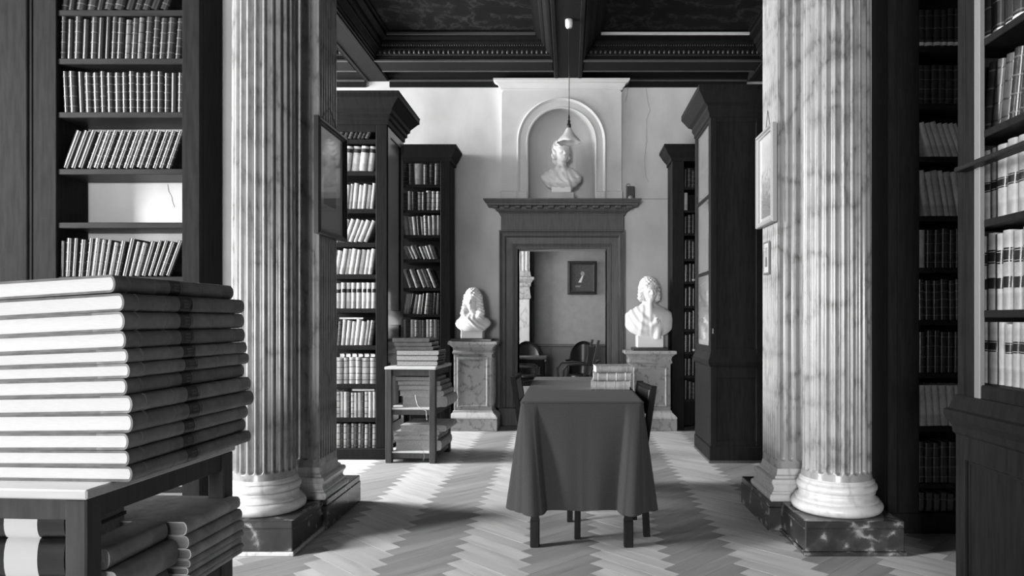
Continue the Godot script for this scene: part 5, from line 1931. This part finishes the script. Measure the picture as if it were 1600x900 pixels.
# ------------------------------------------------------------------ hanging lamp and the bell over the door
func build_lamp_and_bell() -> void:
	var d := 6.87
	var o := thing("pendant_lamp", "white fluted glass lampshade hanging on a long cord before the niche", "lamp", V(0, 4.1, -d))
	obj("ceiling_rose", MB.new().smooth(true).lathe([Vector2(0.0, 0.0), Vector2(0.036, 0.0), Vector2(0.036, -0.03), Vector2(0.033, -0.06), Vector2(0.026, -0.075), Vector2(0.0, -0.078)], 24).done(), M.porcelain, o)
	obj("cord", MB.new().smooth(true).tube([V(0, -0.07, 0), V(0.002, -0.5, 0), V(0, -0.93, 0)], 0.0045, 6).done(), M.iron, o)
	var holder := obj("lamp_holder", MB.new().smooth(true).lathe([Vector2(0.0, -0.9), Vector2(0.008, -0.905), Vector2(0.01, -0.93), Vector2(0.006, -0.945), Vector2(0.013, -0.955), Vector2(0.013, -0.985), Vector2(0.02, -0.99), Vector2(0.02, -1.03), Vector2(0.0, -1.032)], 16).done(), M.iron, o)
	var s := MB.new().smooth(true)
	var loops := []
	for q in [[0.012, -1.02, 0.0], [0.024, -1.03, 0.0], [0.032, -1.045, 0.02], [0.045, -1.07, 0.03], [0.062, -1.095, 0.04], [0.085, -1.12, 0.06], [0.104, -1.14, 0.08], [0.117, -1.165, 0.1], [0.116, -1.168, 0.1], [0.102, -1.143, 0.08], [0.083, -1.123, 0.06], [0.06, -1.098, 0.04], [0.043, -1.073, 0.03], [0.02, -1.035, 0.0]]:
		var l := PackedVector3Array()
		for i in 72:
			var a := -TAU * i / 72.0
			var wv: float = 1.0 + q[2] * 0.35 * cos(a * 8.0)
			l.append(V(q[0] * wv * cos(a), q[1] - q[2] * 0.04 * cos(a * 8.0), q[0] * wv * sin(a)))
		loops.append(l)
	s.loft(loops)
	obj("glass_shade", s.done(), M.opal, o)
	obj("lamp_bulb", MB.new().smooth(true).lathe([Vector2(0.0, -1.03), Vector2(0.014, -1.035), Vector2(0.016, -1.06), Vector2(0.028, -1.09), Vector2(0.03, -1.11), Vector2(0.022, -1.13), Vector2(0.0, -1.14)], 16).done(), M.porcelain, holder)
	var b := thing("alarm_bell", "small dark bell box with a metal gong on the door cornice", "bell", V(X(985, 8.55), 2.662, -8.58))
	obj("box", MB.new().cbox(V(-0.048, 0.0, -0.05), V(0.048, 0.17, 0.04), 0.006).done(), M.iron, b)
	obj("gong", MB.new().smooth(true).ball(V(0.0, 0.03, 0.045), V(0.03, 0.03, 0.02), 16, 8).done(), M.brass, b)
	obj("wire_loop", MB.new().smooth(true).tube([V(-0.045, 0.0, 0.0), V(-0.05, 0.18, 0.0), V(-0.04, 0.205, 0.0), V(-0.01, 0.205, 0.0), V(0.0, 0.17, 0.0)], 0.004, 6).done(), M.buckram, b)
	var wire := obj("wire", MB.new().smooth(true).tube([V(X(981, 8.55), 4.03, -8.63), V(X(981, 8.55), 3.96, -8.63), V(X(979, 8.55), 3.9, -8.64), V(X(977, 8.55), 3.86, -8.64)], 0.004, 6).done(), M.plaster_pale, self)
	tag(wire, "short pale wire hanging from the niche's crown moulding", "wire")


# ------------------------------------------------------------------ the room through the doorway
func build_back_room() -> void:
	var zb := -11.0
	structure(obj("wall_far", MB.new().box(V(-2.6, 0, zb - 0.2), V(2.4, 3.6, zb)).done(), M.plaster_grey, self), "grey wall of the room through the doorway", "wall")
	var l := MB.new()
	l.box(V(-2.75, 0, -9.3), V(-2.4, 3.6, -8.94))
	l.box(V(-2.75, 0, zb - 0.2), V(-2.4, 3.6, -10.2))
	l.box(V(-2.75, 0, -10.2), V(-2.4, 1.0, -9.3))
	l.box(V(-2.75, 2.8, -10.2), V(-2.4, 3.6, -9.3))
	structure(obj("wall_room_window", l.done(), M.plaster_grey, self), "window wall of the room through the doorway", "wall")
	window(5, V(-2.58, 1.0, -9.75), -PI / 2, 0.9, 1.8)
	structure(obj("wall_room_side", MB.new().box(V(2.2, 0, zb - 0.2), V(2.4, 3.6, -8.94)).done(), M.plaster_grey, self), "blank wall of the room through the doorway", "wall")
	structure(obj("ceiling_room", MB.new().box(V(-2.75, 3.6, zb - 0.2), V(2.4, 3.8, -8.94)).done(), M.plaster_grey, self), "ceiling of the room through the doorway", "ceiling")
	var t := Node3D.new()
	t.name = "trim_2"
	add_child(t)
	structure(t, "dark dado with a rail along the far room's wall", "dado")
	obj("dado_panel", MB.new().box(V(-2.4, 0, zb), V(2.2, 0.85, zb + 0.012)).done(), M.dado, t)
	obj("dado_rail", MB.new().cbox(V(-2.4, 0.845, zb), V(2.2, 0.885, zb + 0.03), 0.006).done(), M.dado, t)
	for x in [-1.2, -0.28, 0.62]:
		obj("dado_strip", MB.new().cbox(V(x - 0.015, 0, zb), V(x + 0.015, 0.85, zb + 0.02), 0.003).done(), M.dado, t)
	var pt := picture("portrait_painting", "dim painting of a robed figure with white bands, on the far wall", "painting", Transform3D(Basis(), V(X(909.5, 10.95), Y(434, 10.95), zb + 0.03)), 0.44, 0.505, 0.055, M.frame_black, 3, 0.05, false)
	pt.rotation.x = 0.06
	# upright fluted bookcase end against the far wall
	var p := thing("fluted_post", "pale fluted post with capital just inside the doorway", "post", V(X(815, 10.7), 0, -10.75))
	var pm := MB.new()
	pm.cbox(V(-0.16, 0.1, -0.2), V(0.115, 1.58, 0.0), 0.004)
	obj("lower_shaft", pm.done(), M.marble_base, p)
	var fl := MB.new()
	for i in 5:
		fl.cbox(V(-0.16 + i * 0.054, 1.98, -0.02), V(-0.124 + i * 0.054, 3.2, 0.012), 0.008)
	fl.box(V(-0.16, 1.98, -0.2), V(0.115, 3.2, 0.0))
	obj("fluted_shaft", fl.done(), M.marble_base, p)
	obj("capital", MB.new().mould(-0.16, 0.115, 0.0, -0.2, [Vector2(0, 1.74), Vector2(0.02, 1.76), Vector2(0.02, 1.8), Vector2(0.05, 1.83), Vector2(0.07, 1.86), Vector2(0.07, 1.885), Vector2(0.02, 1.9), Vector2(0.01, 1.96), Vector2(0, 1.99)]).done(), M.marble_pedestal, p)
	obj("neck_band", MB.new().mould(-0.16, 0.115, 0.0, -0.2, [Vector2(0, 1.56), Vector2(0.015, 1.57), Vector2(0.02, 1.6), Vector2(0.01, 1.63), Vector2(0.0, 1.74)]).done(), M.marble_pedestal, p)
	obj("dark_side", MB.new().box(V(0.115, 0.1, -0.22), V(0.17, 3.2, -0.03)).done(), M.wood, p)
	armchair("round-backed armchair at the doorway's window side, behind the little table", V(-0.58, 0, -10.35), 0.15)
	armchair("round-backed dark armchair against the far wall, below the painting", V(0.19, 0, -10.4), -0.1)
	armchair("low armchair with bright curved arms just inside the doorway", V(-0.6, 0, -9.3), PI / 2)
	# side-on chair with a raked back
	var c := thing("side_chair", "side-on wooden chair with raked slatted back, inside the doorway", "chair", V(0.08, 0, -9.6), -PI / 2 + 0.2)
	obj("seat", MB.new().cbox(V(-0.2, 0.43, -0.2), V(0.2, 0.47, 0.22), 0.012).done(), M.leather_deep, c)
	for sx in [-1, 1]:
		var bp := MB.new()
		bp.bar(V(sx * 0.18, 0, -0.22), V(sx * 0.18, 0.45, -0.16), 0.032, 0.036)
		bp.bar(V(sx * 0.18, 0.45, -0.16), V(sx * 0.18, 0.985, -0.28), 0.03, 0.032)
		obj("rear_leg", bp.done(), M.wood_door, c)
		obj("leg", MB.new().bar(V(sx * 0.17, 0, 0.19), V(sx * 0.17, 0.43, 0.18), 0.03, 0.03).done(), M.wood, c)
		obj("arm", MB.new().smooth(true).tube([V(sx * 0.19, 0.66, -0.2), V(sx * 0.23, 0.68, 0.0), V(sx * 0.22, 0.67, 0.14), V(sx * 0.2, 0.6, 0.2), V(sx * 0.18, 0.45, 0.19)], 0.016, 8).done(), M.wood_door, c)
	for i in 3:
		obj("back_slat", MB.new().bar(V(-0.18, 0.62 + i * 0.14, -0.2 - i * 0.03), V(0.18, 0.621 + i * 0.14, -0.2 - i * 0.03), 0.02, 0.02).done(), M.wood, c)
	obj("back_pad", MB.new().cbox(V(-0.165, 0.66, -0.235), V(0.165, 0.9, -0.215), 0.006).done(), M.leather_deep, c)
	var tb := thing("side_table", "small dark side table at the doorway's window side", "table", V(X(826, 9.6), 0, -9.7))
	obj("tabletop", MB.new().cbox(V(-0.3, 0.725, -0.3), V(0.24, 0.76, 0.2), 0.008).done(), M.wood_door, tb)
	obj("apron", MB.new().cbox(V(-0.25, 0.63, -0.26), V(0.2, 0.725, 0.16), 0.004).done(), M.wood, tb)
	for sx in [-0.25, 0.2]:
		for sz in [-0.25, 0.15]:
			obj("leg", MB.new().bar(V(sx * 0.92, 0, sz * 0.92), V(sx * 0.92, 0.65, sz * 0.92), 0.035, 0.035).done(), M.wood, tb)


func armchair(label: String, at: Vector3, turn: float) -> void:
	var o := thing("armchair", label, "chair", at, turn)
	obj("seat", MB.new().smooth(true).lathe([Vector2(0, 0.42), Vector2(0.22, 0.42), Vector2(0.235, 0.44), Vector2(0.22, 0.47), Vector2(0, 0.475)], 24).done(), M.leather_deep, o)
	for k in [[0.15, 0.15], [-0.15, 0.15], [0.15, -0.15], [-0.15, -0.15]]:
		obj("leg", MB.new().smooth(true).tube([V(k[0] * 1.15, 0, k[1] * 1.15), V(k[0], 0.43, k[1])], 0.016, 8, 0.02).done(), M.wood, o)
	# curved back with a rounded top
	var rows := []
	for j in 9:
		var l := PackedVector3Array()
		for i in 17:
			var s := -1.0 + i / 8.0
			var a := s * 1.1
			var top := 0.62 + 0.32 * sqrt(maxf(0.0, 1.0 - s * s * 0.98))
			l.append(V(0.225 * sin(a), lerpf(0.46, top, j / 8.0), -0.225 * cos(a) - 0.05 * j / 8.0))
		rows.append(l)
	var m := MB.new().smooth(true).loft(rows, false)
	var rows2 := []
	for l in rows:
		var q := PackedVector3Array()
		for p in l:
			q.append(p * V(0.9, 1, 0.9))
		rows2.append(q)
	m.loft(rows2, false)
	m.loft([rows[-1], rows2[-1]], false)
	obj("back", m.done(), M.leather_deep, o)
	for sx in [-1, 1]:
		obj("arm", MB.new().smooth(true).tube([V(sx * 0.2, 0.66, -0.12), V(sx * 0.25, 0.665, 0.02), V(sx * 0.235, 0.66, 0.14), V(sx * 0.2, 0.64, 0.19), V(sx * 0.19, 0.46, 0.16)], 0.017, 8).done(), M.wood_door, o)
